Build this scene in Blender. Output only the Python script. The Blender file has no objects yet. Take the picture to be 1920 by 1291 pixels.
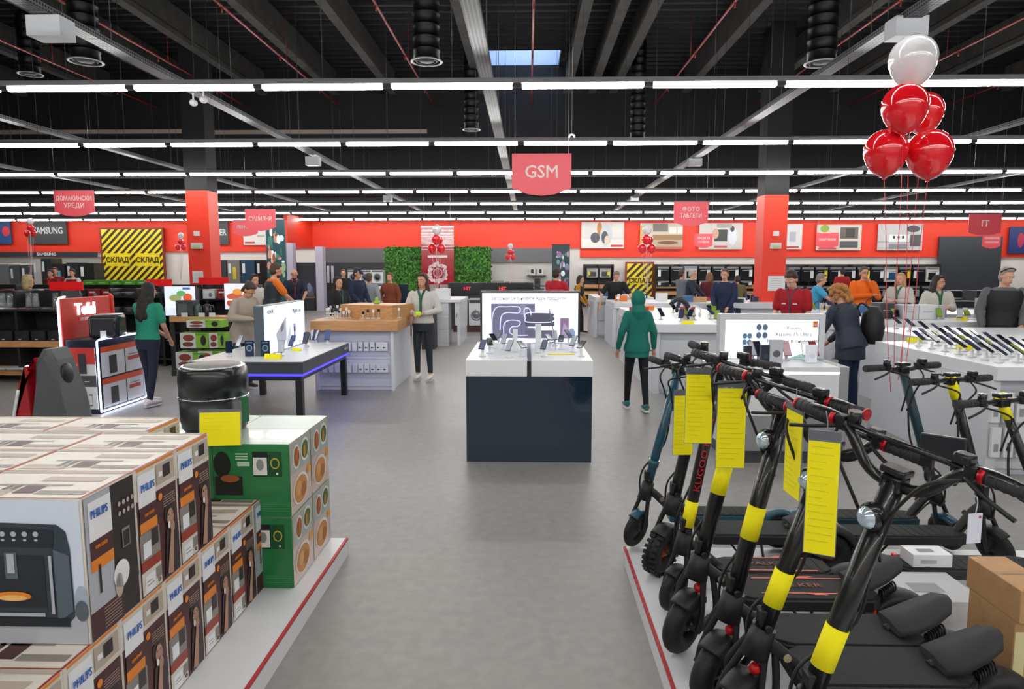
import bpy, bmesh, math, random
from mathutils import Vector, Matrix, Euler
random.seed(7)
PI = math.pi
R = math.radians
SC = bpy.context.scene
COL = SC.collection

# ------------------------------------------------------------------ camera, world, exposure
CAM_H, FPX, PITCH, YAW = 1.8, 1280.0, 6.46, 1.34
cd = bpy.data.cameras.new('camera'); cam = bpy.data.objects.new('camera', cd); COL.objects.link(cam)
cd.sensor_fit = 'HORIZONTAL'; cd.sensor_width = 36.0; cd.lens = 36.0 * FPX / 1920.0
cd.clip_start = 0.05; cd.clip_end = 200
cam.location = (0, 0, CAM_H); cam.rotation_euler = (R(90 - PITCH), 0, R(YAW))
SC.camera = cam
w = bpy.data.worlds.new('world'); SC.world = w; w.use_nodes = True
w.node_tree.nodes['Background'].inputs[0].default_value = (0.62, 0.75, 1.0, 1)
w.node_tree.nodes['Background'].inputs[1].default_value = 9.0
SC.view_settings.view_transform = 'Standard'
SC.view_settings.look = 'None'
SC.view_settings.exposure = 0.12
SC.view_settings.gamma = 1.0
SC.view_settings.use_curve_mapping = False
TUBE_E = 38.0      # ceiling tube brightness

def ray(px, py):
    x = (px - 960) / FPX; u = (645.5 - py) / FPX
    p = R(PITCH); y = R(YAW)
    fw = math.cos(p) + u * math.sin(p); up = -math.sin(p) + u * math.cos(p)
    return (x * math.cos(y) - fw * math.sin(y), x * math.sin(y) + fw * math.cos(y), up)
def G(px, py, z=0.0):            # point of the photo on the level z
    r = ray(px, py); t = (z - CAM_H) / r[2]
    return (r[0] * t, r[1] * t)
def A(px, py, Y):                # point of the photo on the plane at distance Y
    r = ray(px, py); t = Y / r[1]
    return (r[0] * t, CAM_H + r[2] * t)
def PB(x0, y0, x1, y1, Y):       # rectangle of the photo on the plane at distance Y -> X0,X1,Z0,Z1
    a = A(x0, (y0 + y1) / 2, Y); b = A(x1, (y0 + y1) / 2, Y)
    c = A((x0 + x1) / 2, y0, Y); d = A((x0 + x1) / 2, y1, Y)
    return a[0], b[0], d[1], c[1]

# ------------------------------------------------------------------ materials
def lin(h):
    h = h.lstrip('#'); o = []
    for i in (0, 2, 4):
        c = int(h[i:i + 2], 16) / 255
        o.append(c / 12.92 if c <= 0.04045 else ((c + 0.055) / 1.055) ** 2.4)
    return (*o, 1)
_M = {}
def M(hexc, rough=0.5, metal=0.0, emit=0.0, bump=0.0, bscale=60, var=0.0, vscale=8, trans=0.0, alpha=1.0, coat=0.0):
    key = (hexc, rough, metal, emit, bump, bscale, var, vscale, trans, alpha, coat)
    if key in _M: return _M[key]
    m = bpy.data.materials.new('surface_' + hexc.lstrip('#')); m.use_nodes = True
    nt = m.node_tree; b = nt.nodes['Principled BSDF']
    c = lin(hexc)
    b.inputs['Base Color'].default_value = c
    b.inputs['Roughness'].default_value = rough
    b.inputs['Metallic'].default_value = metal
    if coat: b.inputs['Coat Weight'].default_value = coat
    if emit:
        b.inputs['Emission Color'].default_value = c
        b.inputs['Emission Strength'].default_value = emit
    if trans: b.inputs['Transmission Weight'].default_value = trans
    if alpha < 1: b.inputs['Alpha'].default_value = alpha
    tc = None
    if bump or var:
        tc = nt.nodes.new('ShaderNodeTexCoord')
    if bump:
        n = nt.nodes.new('ShaderNodeTexNoise'); n.inputs['Scale'].default_value = bscale; n.inputs['Detail'].default_value = 4
        nt.links.new(tc.outputs['Object'], n.inputs['Vector'])
        bp = nt.nodes.new('ShaderNodeBump'); bp.inputs['Strength'].default_value = bump; bp.inputs['Distance'].default_value = 0.01
        nt.links.new(n.outputs['Fac'], bp.inputs['Height']); nt.links.new(bp.outputs['Normal'], b.inputs['Normal'])
    if var:
        n = nt.nodes.new('ShaderNodeTexNoise'); n.inputs['Scale'].default_value = vscale; n.inputs['Detail'].default_value = 5
        nt.links.new(tc.outputs['Object'], n.inputs['Vector'])
        mr = nt.nodes.new('ShaderNodeMapRange'); mr.inputs['From Min'].default_value = 0.3; mr.inputs['From Max'].default_value = 0.7
        mr.inputs['To Min'].default_value = 1 - var; mr.inputs['To Max'].default_value = 1 + var
        nt.links.new(n.outputs['Fac'], mr.inputs['Value'])
        mx = nt.nodes.new('ShaderNodeVectorMath'); mx.operation = 'SCALE'
        mx.inputs[0].default_value = c[:3]
        nt.links.new(mr.outputs['Result'], mx.inputs['Scale']); nt.links.new(mx.outputs['Vector'], b.inputs['Base Color'])
    _M[key] = m
    return m
def wood(hexa='#c99a68', hexb='#b98450', rough=0.45):
    key = ('wood', hexa, hexb)
    if key in _M: return _M[key]
    m = bpy.data.materials.new('oak_grain'); m.use_nodes = True; nt = m.node_tree; b = nt.nodes['Principled BSDF']
    tc = nt.nodes.new('ShaderNodeTexCoord'); mp = nt.nodes.new('ShaderNodeMapping'); mp.inputs['Scale'].default_value = (1.5, 14, 14)
    n = nt.nodes.new('ShaderNodeTexNoise'); n.inputs['Scale'].default_value = 3; n.inputs['Detail'].default_value = 6
    r = nt.nodes.new('ShaderNodeValToRGB'); r.color_ramp.elements[0].color = lin(hexb); r.color_ramp.elements[1].color = lin(hexa)
    r.color_ramp.elements[0].position = .35; r.color_ramp.elements[1].position = .65
    nt.links.new(tc.outputs['Object'], mp.inputs[0]); nt.links.new(mp.outputs[0], n.inputs['Vector'])
    nt.links.new(n.outputs['Fac'], r.inputs[0]); nt.links.new(r.outputs[0], b.inputs['Base Color']); b.inputs['Roughness'].default_value = rough
    _M[key] = m
    return m
def stripes(ca, cb, scale, axis='Z', rough=.5, diag=False):
    m = bpy.data.materials.new('striped_surface'); m.use_nodes = True; nt = m.node_tree; b = nt.nodes['Principled BSDF']
    tc = nt.nodes.new('ShaderNodeTexCoord'); w_ = nt.nodes.new('ShaderNodeTexWave'); w_.wave_profile = 'SIN'
    w_.bands_direction = 'DIAGONAL' if diag else axis; w_.inputs['Scale'].default_value = scale
    r = nt.nodes.new('ShaderNodeValToRGB'); r.color_ramp.interpolation = 'CONSTANT'
    r.color_ramp.elements[0].color = lin(ca); r.color_ramp.elements[1].color = lin(cb); r.color_ramp.elements[1].position = .5
    nt.links.new(tc.outputs['Object'], w_.inputs['Vector']); nt.links.new(w_.outputs['Fac'], r.inputs[0])
    nt.links.new(r.outputs[0], b.inputs['Base Color']); b.inputs['Roughness'].default_value = rough
    return m
WHITE = M('#d9dbe0', .35); WHITE2 = M('#c9ccd3', .4); BLACK = M('#15161a', .4); DGREY = M('#3a3d42', .5)
STEEL = M('#b8bbc0', .3, 1.0); CHROME = M('#d5d8dc', .12, 1.0); RUBBER = M('#131416', .6, bump=.3, bscale=90)
REDW = M('#f03a22', .5); GLASSM = M('#dfe8ee', .05, trans=.9); SIGNRED = M('#cf3f4d', .5)
YEL = M('#fff200', .8); OAK = wood()

# ------------------------------------------------------------------ mesh builder
class MB:
    DX = Matrix.Identity(4)
    def __init__(s): s.bm = bmesh.new(); s.mats = []; s.cur = 0; s.X = MB.DX.copy()
    def m(s, mat):
        if mat not in s.mats: s.mats.append(mat)
        s.cur = s.mats.index(mat); return s
    def _f(s, vs, smooth=False):
        try:
            f = s.bm.faces.new(vs); f.material_index = s.cur; f.smooth = smooth; return f
        except ValueError: return None
    def v(s, p): return s.bm.verts.new(s.X @ Vector(p))
    def box(s, x0, x1, y0, y1, z0, z1, rot=None, bev=0):
        c = Vector(((x0 + x1) / 2, (y0 + y1) / 2, (z0 + z1) / 2)); out = []
        for dz in (z0, z1):
            for (dx, dy) in ((x0, y0), (x1, y0), (x1, y1), (x0, y1)):
                p = Vector((dx, dy, dz))
                if rot is not None: p = c + rot @ (p - c)
                out.append(s.v(p))
        q = out; fs = []
        for idx in ((3, 2, 1, 0), (4, 5, 6, 7), (0, 1, 5, 4), (1, 2, 6, 5), (2, 3, 7, 6), (3, 0, 4, 7)):
            fs.append(s._f([q[i] for i in idx]))
        if bev:
            es = set(e for f in fs if f for e in f.edges)
            r = bmesh.ops.bevel(s.bm, geom=list(es), offset=bev, segments=2, profile=.6, affect='EDGES')
            for f in r['faces']: f.material_index = s.cur; f.smooth = True
        return s
    def cb(s, c, sz, rot=None, bev=0):
        return s.box(c[0] - sz[0] / 2, c[0] + sz[0] / 2, c[1] - sz[1] / 2, c[1] + sz[1] / 2, c[2] - sz[2] / 2, c[2] + sz[2] / 2, rot, bev)
    def rings(s, rs, smooth=True, cap=True):
        vr = [[s.v(p) for p in r] for r in rs]; n = len(vr[0])
        for a, b in zip(vr, vr[1:]):
            for i in range(n): s._f([a[i], a[(i + 1) % n], b[(i + 1) % n], b[i]], smooth)
        if cap:
            s._f(list(reversed(vr[0]))); s._f(vr[-1])
        return s
    @staticmethod
    def basis(d):
        d = Vector(d).normalized(); u = Vector((0, 0, 1)) if abs(d.z) < .9 else Vector((1, 0, 0))
        a = d.cross(u).normalized(); b = d.cross(a).normalized(); return a, b
    def cyl(s, p0, p1, r0, r1=None, n=12, cap=True):
        r1 = r0 if r1 is None else r1; p0 = Vector(p0); p1 = Vector(p1); a, b = s.basis(p1 - p0)
        rs = [[p + (a * math.cos(2 * PI * i / n) + b * math.sin(2 * PI * i / n)) * r for i in range(n)] for p, r in ((p0, r0), (p1, r1))]
        return s.rings(rs, True, cap)
    def caps(s, p0, r0, p1, r1, n=10):
        p0 = Vector(p0); p1 = Vector(p1); d = (p1 - p0)
        if d.length < 1e-6: d = Vector((0, 0, 1e-4))
        d.normalize(); a, b = s.basis(d); rs = []
        for t, k in ((-.97, .25), (-.7, .71), (0, 1)):
            rs.append((p0 + d * r0 * t, r0 * k))
        for t, k in ((0, 1), (.7, .71), (.97, .25)):
            rs.append((p1 + d * r1 * t, r1 * k))
        return s.rings([[p + (a * math.cos(2 * PI * i / n) + b * math.sin(2 * PI * i / n)) * r for i in range(n)] for p, r in rs])
    def tube(s, pts, r, n=8, smoothpath=True, closed=False):
        P = [Vector(p) for p in pts]
        if smoothpath and len(P) > 2:
            Q = []
            for i in range(len(P) - 1):
                p0 = P[max(i - 1, 0)]; p1 = P[i]; p2 = P[i + 1]; p3 = P[min(i + 2, len(P) - 1)]
                for k in range(6):
                    t = k / 6
                    Q.append(.5 * ((2 * p1) + (-p0 + p2) * t + (2 * p0 - 5 * p1 + 4 * p2 - p3) * t * t + (-p0 + 3 * p1 - 3 * p2 + p3) * t ** 3))
            Q.append(P[-1]); P = Q
        rs = []; a = None
        for i, p in enumerate(P):
            d = (P[min(i + 1, len(P) - 1)] - P[max(i - 1, 0)]).normalized()
            if a is None: a, b = s.basis(d)
            else:
                a = (a - d * a.dot(d)).normalized(); b = d.cross(a)
            rr = r[0] + (r[1] - r[0]) * i / (len(P) - 1) if isinstance(r, tuple) else r
            rs.append([p + (a * math.cos(2 * PI * k / n) + b * math.sin(2 * PI * k / n)) * rr for k in range(n)])
        return s.rings(rs)
    def ell(s, c, r, n=12, k=8, rot=None):
        c = Vector(c); rs = []
        for j in range(1, k):
            t = PI * j / k; ring = []
            for i in range(n):
                p = Vector((r[0] * math.sin(t) * math.cos(2 * PI * i / n), r[1] * math.sin(t) * math.sin(2 * PI * i / n), -r[2] * math.cos(t)))
                if rot is not None: p = rot @ p
                ring.append(c + p)
            rs.append(ring)
        vr = [[s.v(p) for p in q] for q in rs]
        lo = Vector((0, 0, -r[2])); hi = Vector((0, 0, r[2]))
        if rot is not None: lo = rot @ lo; hi = rot @ hi
        lo = s.v(c + lo); hi = s.v(c + hi)
        for a, b in zip(vr, vr[1:]):
            for i in range(n): s._f([a[i], a[(i + 1) % n], b[(i + 1) % n], b[i]], True)
        for i in range(n):
            s._f([lo, vr[0][(i + 1) % n], vr[0][i]], True); s._f([hi, vr[-1][i], vr[-1][(i + 1) % n]], True)
        return s
    def lathe(s, prof, n=24, c=(0, 0, 0), axis='Z', sq=1.0):
        rs = []
        for r, z in prof:
            ring = []
            for i in range(n):
                a = 2 * PI * i / n
                p = Vector((r * math.cos(a), r * math.sin(a) * sq, z))
                if axis == 'Y': p = Vector((p.x, p.z, -p.y))
                if axis == 'X': p = Vector((p.z, p.y, -p.x))
                ring.append(Vector(c) + p)
            rs.append(ring)
        return s.rings(rs)
    def torus(s, c, Rr, r, axis='Y', n=28, k=10, sq=1.0):
        c = Vector(c); vr = []
        for i in range(n):
            a = 2 * PI * i / n; ring = []
            for j in range(k):
                b = 2 * PI * j / k; q = Rr + r * math.cos(b)
                p = (q * math.cos(a), r * sq * math.sin(b), q * math.sin(a)) if axis == 'Y' else (q * math.cos(a), q * math.sin(a), r * sq * math.sin(b)) if axis == 'Z' else (r * sq * math.sin(b), q * math.cos(a), q * math.sin(a))
                ring.append(s.v(c + Vector(p)))
            vr.append(ring)
        for i in range(n):
            A_, B_ = vr[i], vr[(i + 1) % n]
            for j in range(k): s._f([A_[j], A_[(j + 1) % k], B_[(j + 1) % k], B_[j]], True)
        return s
    def prism(s, poly, d0, d1, axis='Y', bev=0):      # poly in (x,z) extruded along y (axis Y), (y,z) along x, (x,y) along z
        def mk(p, d): return {'Y': (p[0], d, p[1]), 'X': (d, p[0], p[1]), 'Z': (p[0], p[1], d)}[axis]
        a = [s.v(mk(p, d0)) for p in poly]; b = [s.v(mk(p, d1)) for p in poly]; n = len(poly)
        fs = [s._f(a), s._f(list(reversed(b)))]
        for i in range(n): fs.append(s._f([a[i], b[i], b[(i + 1) % n], a[(i + 1) % n]]))
        if bev:
            es = set(e for f in fs[:2] if f for e in f.edges)
            r = bmesh.ops.bevel(s.bm, geom=list(es), offset=bev, segments=2, affect='EDGES')
            for f in r['faces']: f.material_index = s.cur; f.smooth = True
        return s
    def quad(s, pts, smooth=False): s._f([s.v(p) for p in pts], smooth); return s
    # flat printing on the plane y = y0 facing -Y (or on x = x0 facing +X with plane='X')
    def pr(s, poly, mat, off=0, plane='Y', at=0.0):
        s.m(mat); d = .0012 * (off + 1)
        if plane == 'Y': s.quad([(p[0], at - d, p[1]) for p in poly])
        elif plane == 'X': s.quad([(at + d, p[0], p[1]) for p in poly])
        elif plane == '-X': s.quad([(at - d, p[0], p[1]) for p in poly])
        else: s.quad([(p[0], p[1], at + d) for p in poly])
        return s
    def prect(s, u0, v0, u1, v1, mat, off=0, plane='Y', at=0.0):
        return s.pr([(u0, v0), (u1, v0), (u1, v1), (u0, v1)], mat, off, plane, at)
    def pell(s, u, v, ru, rv, mat, off=0, plane='Y', at=0.0, n=14):
        return s.pr([(u + ru * math.cos(2 * PI * i / n), v + rv * math.sin(2 * PI * i / n)) for i in range(n)], mat, off, plane, at)
    def build(s, name, mat=None, parent=None, loc=None, rotz=0.0, label=None, keep=True):
        bmesh.ops.recalc_face_normals(s.bm, faces=s.bm.faces)
        me = bpy.data.meshes.new(name); s.bm.to_mesh(me); s.bm.free()
        for m_ in (s.mats if s.mats else [mat]): me.materials.append(m_)
        o = bpy.data.objects.new(name, me); COL.objects.link(o)
        if parent: o.parent = parent
        if loc is not None: o.location = loc
        o.rotation_euler = (0, 0, rotz)
        if label: o['label'] = label
        return o
def tag(o, label=None, cat=None, group=None, kind=None):
    if label: o['label'] = label
    if cat: o['category'] = cat
    if group: o['group'] = group
    if kind: o['kind'] = kind
    return o
def thing(name, label, cat, loc=(0, 0, 0), rotz=0.0, group=None):
    o = bpy.data.objects.new(name, None); COL.objects.link(o); o.empty_display_size = .1
    o.location = loc; o.rotation_euler = (0, 0, rotz)
    return tag(o, label, cat, group)
def struct(name, mb, mat=None): return tag(mb.build(name, mat), kind='structure')
def kids(o): return [c for c in bpy.data.objects if c.parent == o]
def copy_tree(src, loc=None, rotz=None, label=None, group=None, scale=None, parent=None, children=None):
    c = src.copy(); COL.objects.link(c)
    if parent: c.parent = parent
    if loc is not None: c.location = loc
    if rotz is not None: c.rotation_euler = (0, 0, rotz)
    if scale is not None: c.scale = scale
    if label: c['label'] = label
    if group: c['group'] = group
    for k in (children if children is not None else src.children): copy_tree(k, parent=c)
    return c
_TX = {}
def text(parent, name, s, loc, size, mat, rot=(90, 0, 0), align='CENTER', ext=0.001, sx=1.0, bold=0.0, label=None):
    key = (s, size, align, ext, bold)
    if key not in _TX:
        cu = bpy.data.curves.new('lettering', 'FONT'); cu.body = s; cu.size = size; cu.align_x = align; cu.align_y = 'CENTER'
        cu.extrude = ext; cu.bevel_depth = bold; cu.bevel_resolution = 0;  cu.resolution_u = 2
        t = bpy.data.objects.new('lettering_source', cu); COL.objects.link(t)
        bpy.context.view_layer.update()
        me = bpy.data.meshes.new_from_object(t.evaluated_get(bpy.context.evaluated_depsgraph_get()))
        bpy.data.objects.remove(t, do_unlink=True); bpy.data.curves.remove(cu)
        _TX[key] = me
    me = _TX[key].copy(); me.materials.clear(); me.materials.append(mat)
    o = bpy.data.objects.new(name, me); COL.objects.link(o)
    if parent: o.parent = parent
    o.location = loc; o.rotation_euler = [R(a) for a in rot]; o.scale = (sx, 1, 1)
    if label: o['label'] = label
    return o
def remesh(o, vox, it=3, mat=None):
    md = o.modifiers.new('r', 'REMESH'); md.mode = 'VOXEL'; md.voxel_size = vox; md.use_smooth_shade = True
    sm = o.modifiers.new('s', 'SMOOTH'); sm.factor = .5; sm.iterations = it
    bpy.context.view_layer.update()
    me = bpy.data.meshes.new_from_object(o.evaluated_get(bpy.context.evaluated_depsgraph_get()))
    o.modifiers.clear(); old = o.data; o.data = me
    if mat: me.materials.clear(); me.materials.append(mat)
    bpy.data.meshes.remove(old)
    return o

# ------------------------------------------------------------------ the hall
XL, XR, YF, YB, ZC = -27.5, 29.5, -6.0, 32.0, 7.2
fm = bpy.data.materials.new('grey_vinyl_floor'); fm.use_nodes = True
nt = fm.node_tree; b = nt.nodes['Principled BSDF']
tc = nt.nodes.new('ShaderNodeTexCoord')
n1 = nt.nodes.new('ShaderNodeTexNoise'); n1.inputs['Scale'].default_value = 1.6; n1.inputs['Detail'].default_value = 8; n1.inputs['Roughness'].default_value = .65
n2 = nt.nodes.new('ShaderNodeTexNoise'); n2.inputs['Scale'].default_value = 14; n2.inputs['Detail'].default_value = 6
mp = nt.nodes.new('ShaderNodeMapping'); mp.inputs['Scale'].default_value = (1, .45, 1)
mx = nt.nodes.new('ShaderNodeMath'); mx.operation = 'MULTIPLY_ADD'; mx.inputs[1].default_value = .5
r = nt.nodes.new('ShaderNodeValToRGB'); r.color_ramp.elements[0].position = .55; r.color_ramp.elements[1].position = .95
r.color_ramp.elements[0].color = lin('#8a8887'); r.color_ramp.elements[1].color = lin('#969492')
nt.links.new(tc.outputs['Object'], mp.inputs[0]); nt.links.new(mp.outputs[0], n1.inputs['Vector']); nt.links.new(tc.outputs['Object'], n2.inputs['Vector'])
nt.links.new(n1.outputs['Fac'], mx.inputs[0]); nt.links.new(n2.outputs['Fac'], mx.inputs[2]); nt.links.new(mx.outputs[0], r.inputs[0])
nt.links.new(r.outputs[0], b.inputs['Base Color']); b.inputs['Roughness'].default_value = .42
struct('floor', MB().box(XL, XR, YF, YB, -.2, 0), fm)
WALLW = M('#e2dfdb', .7); DARKW = M('#1d1f24', .7); REDB = M('#ef3a20', .55)
struct('wall_back', MB().box(XL, XR, YB, YB + .2, 0, 4.0), WALLW)
struct('wall_back_upper', MB().box(XL, XR, YB, YB + .2, 4.0, ZC), DARKW)
struct('wall_left', MB().box(XL - .2, XL, YF, YB + .2, 0, ZC), WALLW)
struct('wall_right', MB().box(XR, XR + .2, YF, YB + .2, 0, ZC), WALLW)
struct('wall_front', MB().box(XL, XR, YF - .2, YF, 0, ZC), WALLW)
# painted bands of the back wall
def band(n, x0, y0, x1, y1, Y, d, mat=REDB, ztop=None):
    a = PB(x0, y0, x1, y1, Y)
    return struct(n, MB().box(a[0], a[1], Y, Y + d, a[2], ztop or a[3]), mat)
band('trim_1', -60, 410, 537, 472, 31.85, .15, ztop=4.0)
band('trim_2', 537, 410, 1088, 465, 31.85, .15, ztop=4.0)
band('trim_3', 1088, 410, 2010, 482, 31.85, .15, ztop=4.0)
zr = PB(537, 410, 600, 465, 31.85)[2]
xa = A(540, 465, 28.5)[0]
struct('trim_4', MB().box(xa - .15, xa, 28.5, 31.85, zr, 4.0), REDB)
band('trim_5', 600, 465, 1065, 492, 31.8, .2, M('#67686d', .6), ztop=zr)
# ceiling with a skylight
SK = PB(912, 95, 1052, 132, 16.5)
sx0, sy1 = G(912, 95, ZC)[0], G(912, 95, ZC)[1]; sy2 = G(912, 133, ZC)[1]; sx1 = G(1052, 95, ZC)[0]
sy0, sy1 = sorted((sy1, sy2))
cmat = M('#1b1c20', .6, .3)
mb = MB()
k = 0; y = YF
mb.box(XL, sx0, YF, YB, ZC, ZC + .15).box(sx1, XR, YF, YB, ZC, ZC + .15).box(sx0, sx1, YF, sy0, ZC, ZC + .15).box(sx0, sx1, sy1, YB, ZC, ZC + .15)
mb.build_c = None
y = 7.0
while y < 20:        # ribs of the corrugated deck
    if not (sy0 - .25 < y < sy1 + .05): mb.prism([(y, ZC + .01), (y + .05, ZC - .07), (y + .15, ZC - .07), (y + .2, ZC + .01)], -17, 19, 'X')
    else:
        mb.prism([(y, ZC + .01), (y + .05, ZC - .07), (y + .15, ZC - .07), (y + .2, ZC + .01)], -17, sx0, 'X'); mb.prism([(y, ZC + .01), (y + .05, ZC - .07), (y + .15, ZC - .07), (y + .2, ZC + .01)], sx1, 19, 'X')
    y += .36
struct('ceiling', mb, cmat)
sh = MB().m(M('#c9d6e6', .6))
for (a0, a1, b0, b1) in ((sx0 - .05, sx0, sy0 - .05, sy1 + .05), (sx1, sx1 + .05, sy0 - .05, sy1 + .05), (sx0, sx1, sy0 - .05, sy0), (sx0, sx1, sy1, sy1 + .05)): sh.box(a0, a1, b0, b1, ZC + .151, ZC + 1.1)
struct('window_1', sh.m(M('#eaf2ff', .1, trans=.95)).box(sx0, sx1, sy0, sy1, ZC + 1.0, ZC + 1.03))
# grey concrete joists running away from the viewer, one dark cross girder every bay
JM = M('#4b4a49', .8, var=.25, vscale=3); GM = M('#0f1013', .75)
for i, X in enumerate((-16.4, -14, -11.6, -9.2, -7.3, -5.3, -3.7, -1.3, 1.05, 1.72, 2.3, 4.25, 6.3, 8.2, 10.4, 12.8, 15.2, 17.6)):
    struct('trim_%d' % (10 + i), MB().prism([(X - .1, 6.5), (X + .1, 6.5), (X + .1, 6.6), (X + .04, 6.66), (X + .04, ZC - .07), (X - .04, ZC - .07), (X - .04, 6.66), (X - .1, 6.6)], 5.0, 19.3, 'Y'), JM)
for i, Y in enumerate((19.3, 24.5, 30.2)):
    z0 = (5.35, 5.0, 4.9)[i]
    struct('trim_%d' % (40 + i), MB().box(XL, XR, Y, Y + .5, z0, ZC - .005), GM)
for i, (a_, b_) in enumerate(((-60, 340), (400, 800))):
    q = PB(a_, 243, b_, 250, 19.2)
    struct('trim_%d' % (45 + i), MB().box(q[0], q[1], 19.2, 19.3, q[2], q[3]), M('#9c9288', .6))  # lower girder flange as pale strips, sunlit look put into the colour
# red sprinkler pipes
PR = M('#a02328', .4)
for i, X in enumerate((-10.2, -7.7, -5.15, -2.55, .08, 3.4, 6.1, 8.7, 11.3)):
    o = MB().cyl((X, 5.5, 6.15), (X, 19.3, 6.15), .022, n=8)
    for k in range(5): o.cyl((X, 6.5 + 2.7 * k, 6.15), (X, 6.5 + 2.7 * k, 6.05), .015, n=6)
    for k in range(3): o.cyl((X, 7 + 4 * k, 6.15), (X, 7 + 4 * k, ZC - .072), .006, n=6)
    tag(o.build('sprinkler_pipe', PR), ('thin red sprinkler pipe under the dark roof deck, number %s from the left' % ('one two three four five six seven eight nine'.split()[i])).replace('number ', 'pipe '), 'pipe', 'red sprinkler pipes under the roof')
# cable trays
TM = bpy.data.materials.new('perforated_steel'); TM.use_nodes = True
nt = TM.node_tree; b = nt.nodes['Principled BSDF']; b.inputs['Metallic'].default_value = .6; b.inputs['Roughness'].default_value = .5
tc = nt.nodes.new('ShaderNodeTexCoord'); ck = nt.nodes.new('ShaderNodeTexVoronoi'); ck.inputs['Scale'].default_value = 26; ck.inputs['Randomness'].default_value = 0
r = nt.nodes.new('ShaderNodeValToRGB'); r.color_ramp.interpolation = 'CONSTANT'; r.color_ramp.elements[0].color = lin('#1c1d20'); r.color_ramp.elements[1].color = lin('#6d6f75'); r.color_ramp.elements[1].position = .42
nt.links.new(tc.outputs['Object'], ck.inputs['Vector']); nt.links.new(ck.outputs['Distance'], r.inputs[0]); nt.links.new(r.outputs[0], b.inputs['Base Color'])
ZT = 4.15
for i, rx in enumerate((-3.6, -1.93, -.225, 1.55, 3.45, 5.3, -5.3)):
    X = rx * (ZT - CAM_H)
    names = ('second from left', 'left of centre', 'nearest the middle', 'right of centre', 'running above the balloons on the right', 'farthest to the right', 'farthest to the left')
    t = thing('cable_tray', 'long perforated steel cable tray under the roof, ' + names[i], 'cable tray', (X, 3.5, ZT), 0, 'cable trays running to the back of the hall')
    MB().box(-.085, .085, 0, 26, 0, .006).box(-.085, -.08, 0, 26, .006, .06).box(.08, .085, 0, 26, .006, .06).build('tray', TM, t)
    for k in range(9):
        for sx in (-.083, .083): MB().cyl((sx, 1 + 3 * k, .06), (sx, 1 + 3 * k, 2.1 if k < 5 else .8), .004, n=5).build('hanger_rod', DGREY, t)
# black spiral ducts with ringed outlets
DM = M('#101216', .35, .5)
def duct(px, py, Y, rr, lab):
    X, Z = A(px, py, Y)
    t = thing('air_duct', lab, 'duct', (X, Y, Z), 0, 'black spiral air ducts')
    pf = []; z = .03
    while z < ZC - .08 - Z:
        pf += [(rr, z), (rr, z + .12), (rr + .012, z + .13), (rr + .012, z + .15), (rr, z + .16)]; z += .17
    MB().lathe(pf, 24).build('duct_pipe', DM, t)
    MB().torus((0, 0, .01), rr + .03, .02, 'Z', sq=.5).build('outlet_ring', M('#9a9da2', .3, .6), t)
    MB().lathe([(.01, 0), (rr * .55, .01), (rr * .6, .03), (.01, .04)], 20).torus((0, 0, .02), rr * .8, .012, 'Z').build('diffuser', DGREY, t)
duct(800, 117, 10.5, .19, 'black spiral air duct with ringed outlet hanging above the centre aisle')
duct(161, 117, 11, .21, 'black spiral air duct hanging at the upper left beside a cable tray')
duct(1540, 120, 11, .21, 'black spiral air duct left of the white balloon')
duct(57, 140, 15, .2, 'black air duct near the left edge of the photo behind the tray')
duct(884, 244, 17, .17, 'small far black air duct hanging between the first and second light rows')
duct(386, 262, 17, .17, 'faint black air duct behind the second light row on the left')
duct(1195, 262, 17, .17, 'faint black air duct behind the second light row right of the middle')
# rows of tube lights
tm_ = M('#fffdf8', .5, emit=TUBE_E)
proto = thing('ceiling_light', 'x', 'ceiling light', (0, 0, 0))
MB().box(-.69, .69, -.025, .025, -.02, .03).build('light_tube', tm_, proto)
MB().box(-.75, .75, -.05, .05, .035, .09).build('housing', M('#7b7d80', .5, .3), proto)
MB().box(-.75, -.7, -.035, .035, -.01, .034).box(.7, .75, -.035, .035, -.01, .034).build('end_cap', M('#2a2b2e', .5), proto)
MB().cyl((0, 0, .09), (0, 0, ZC - 3.86 - .08), .004, n=5).build('hanging_wire', DGREY, proto)
pk = list(proto.children)
rows = [(-2.87, 'behind the viewer'), (.8, 'above the viewer'), (4.46, 'in front of the viewer'), (8.13, 'first and largest row in view'), (11.8, 'second row in view, just below the first'), (15.47, 'third row in view'), (19.13, 'fourth row in view'), (22.8, 'fifth row in view'), (26.47, 'sixth row in view'), (30.1, 'last row along the red wall')]
first = True
for Y, nm in rows:
    half = max(9, min(27, Y * .86))
    kmin = int((-half) / 1.5); kmax = int((half + (1 if Y > 20 else 0)) / 1.5)
    for k in range(kmin, kmax + 1):
        lab = 'white tube light of the ceiling, ' + nm
        if first:
            proto.location = (-.13 + .75 + 1.5 * k, Y, 3.86); proto['label'] = lab; proto['group'] = 'tube lights, ' + nm; first = False
        else: copy_tree(proto, (-.13 + .75 + 1.5 * k, Y, 3.86), 0, lab, 'tube lights, ' + nm, children=pk)
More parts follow.
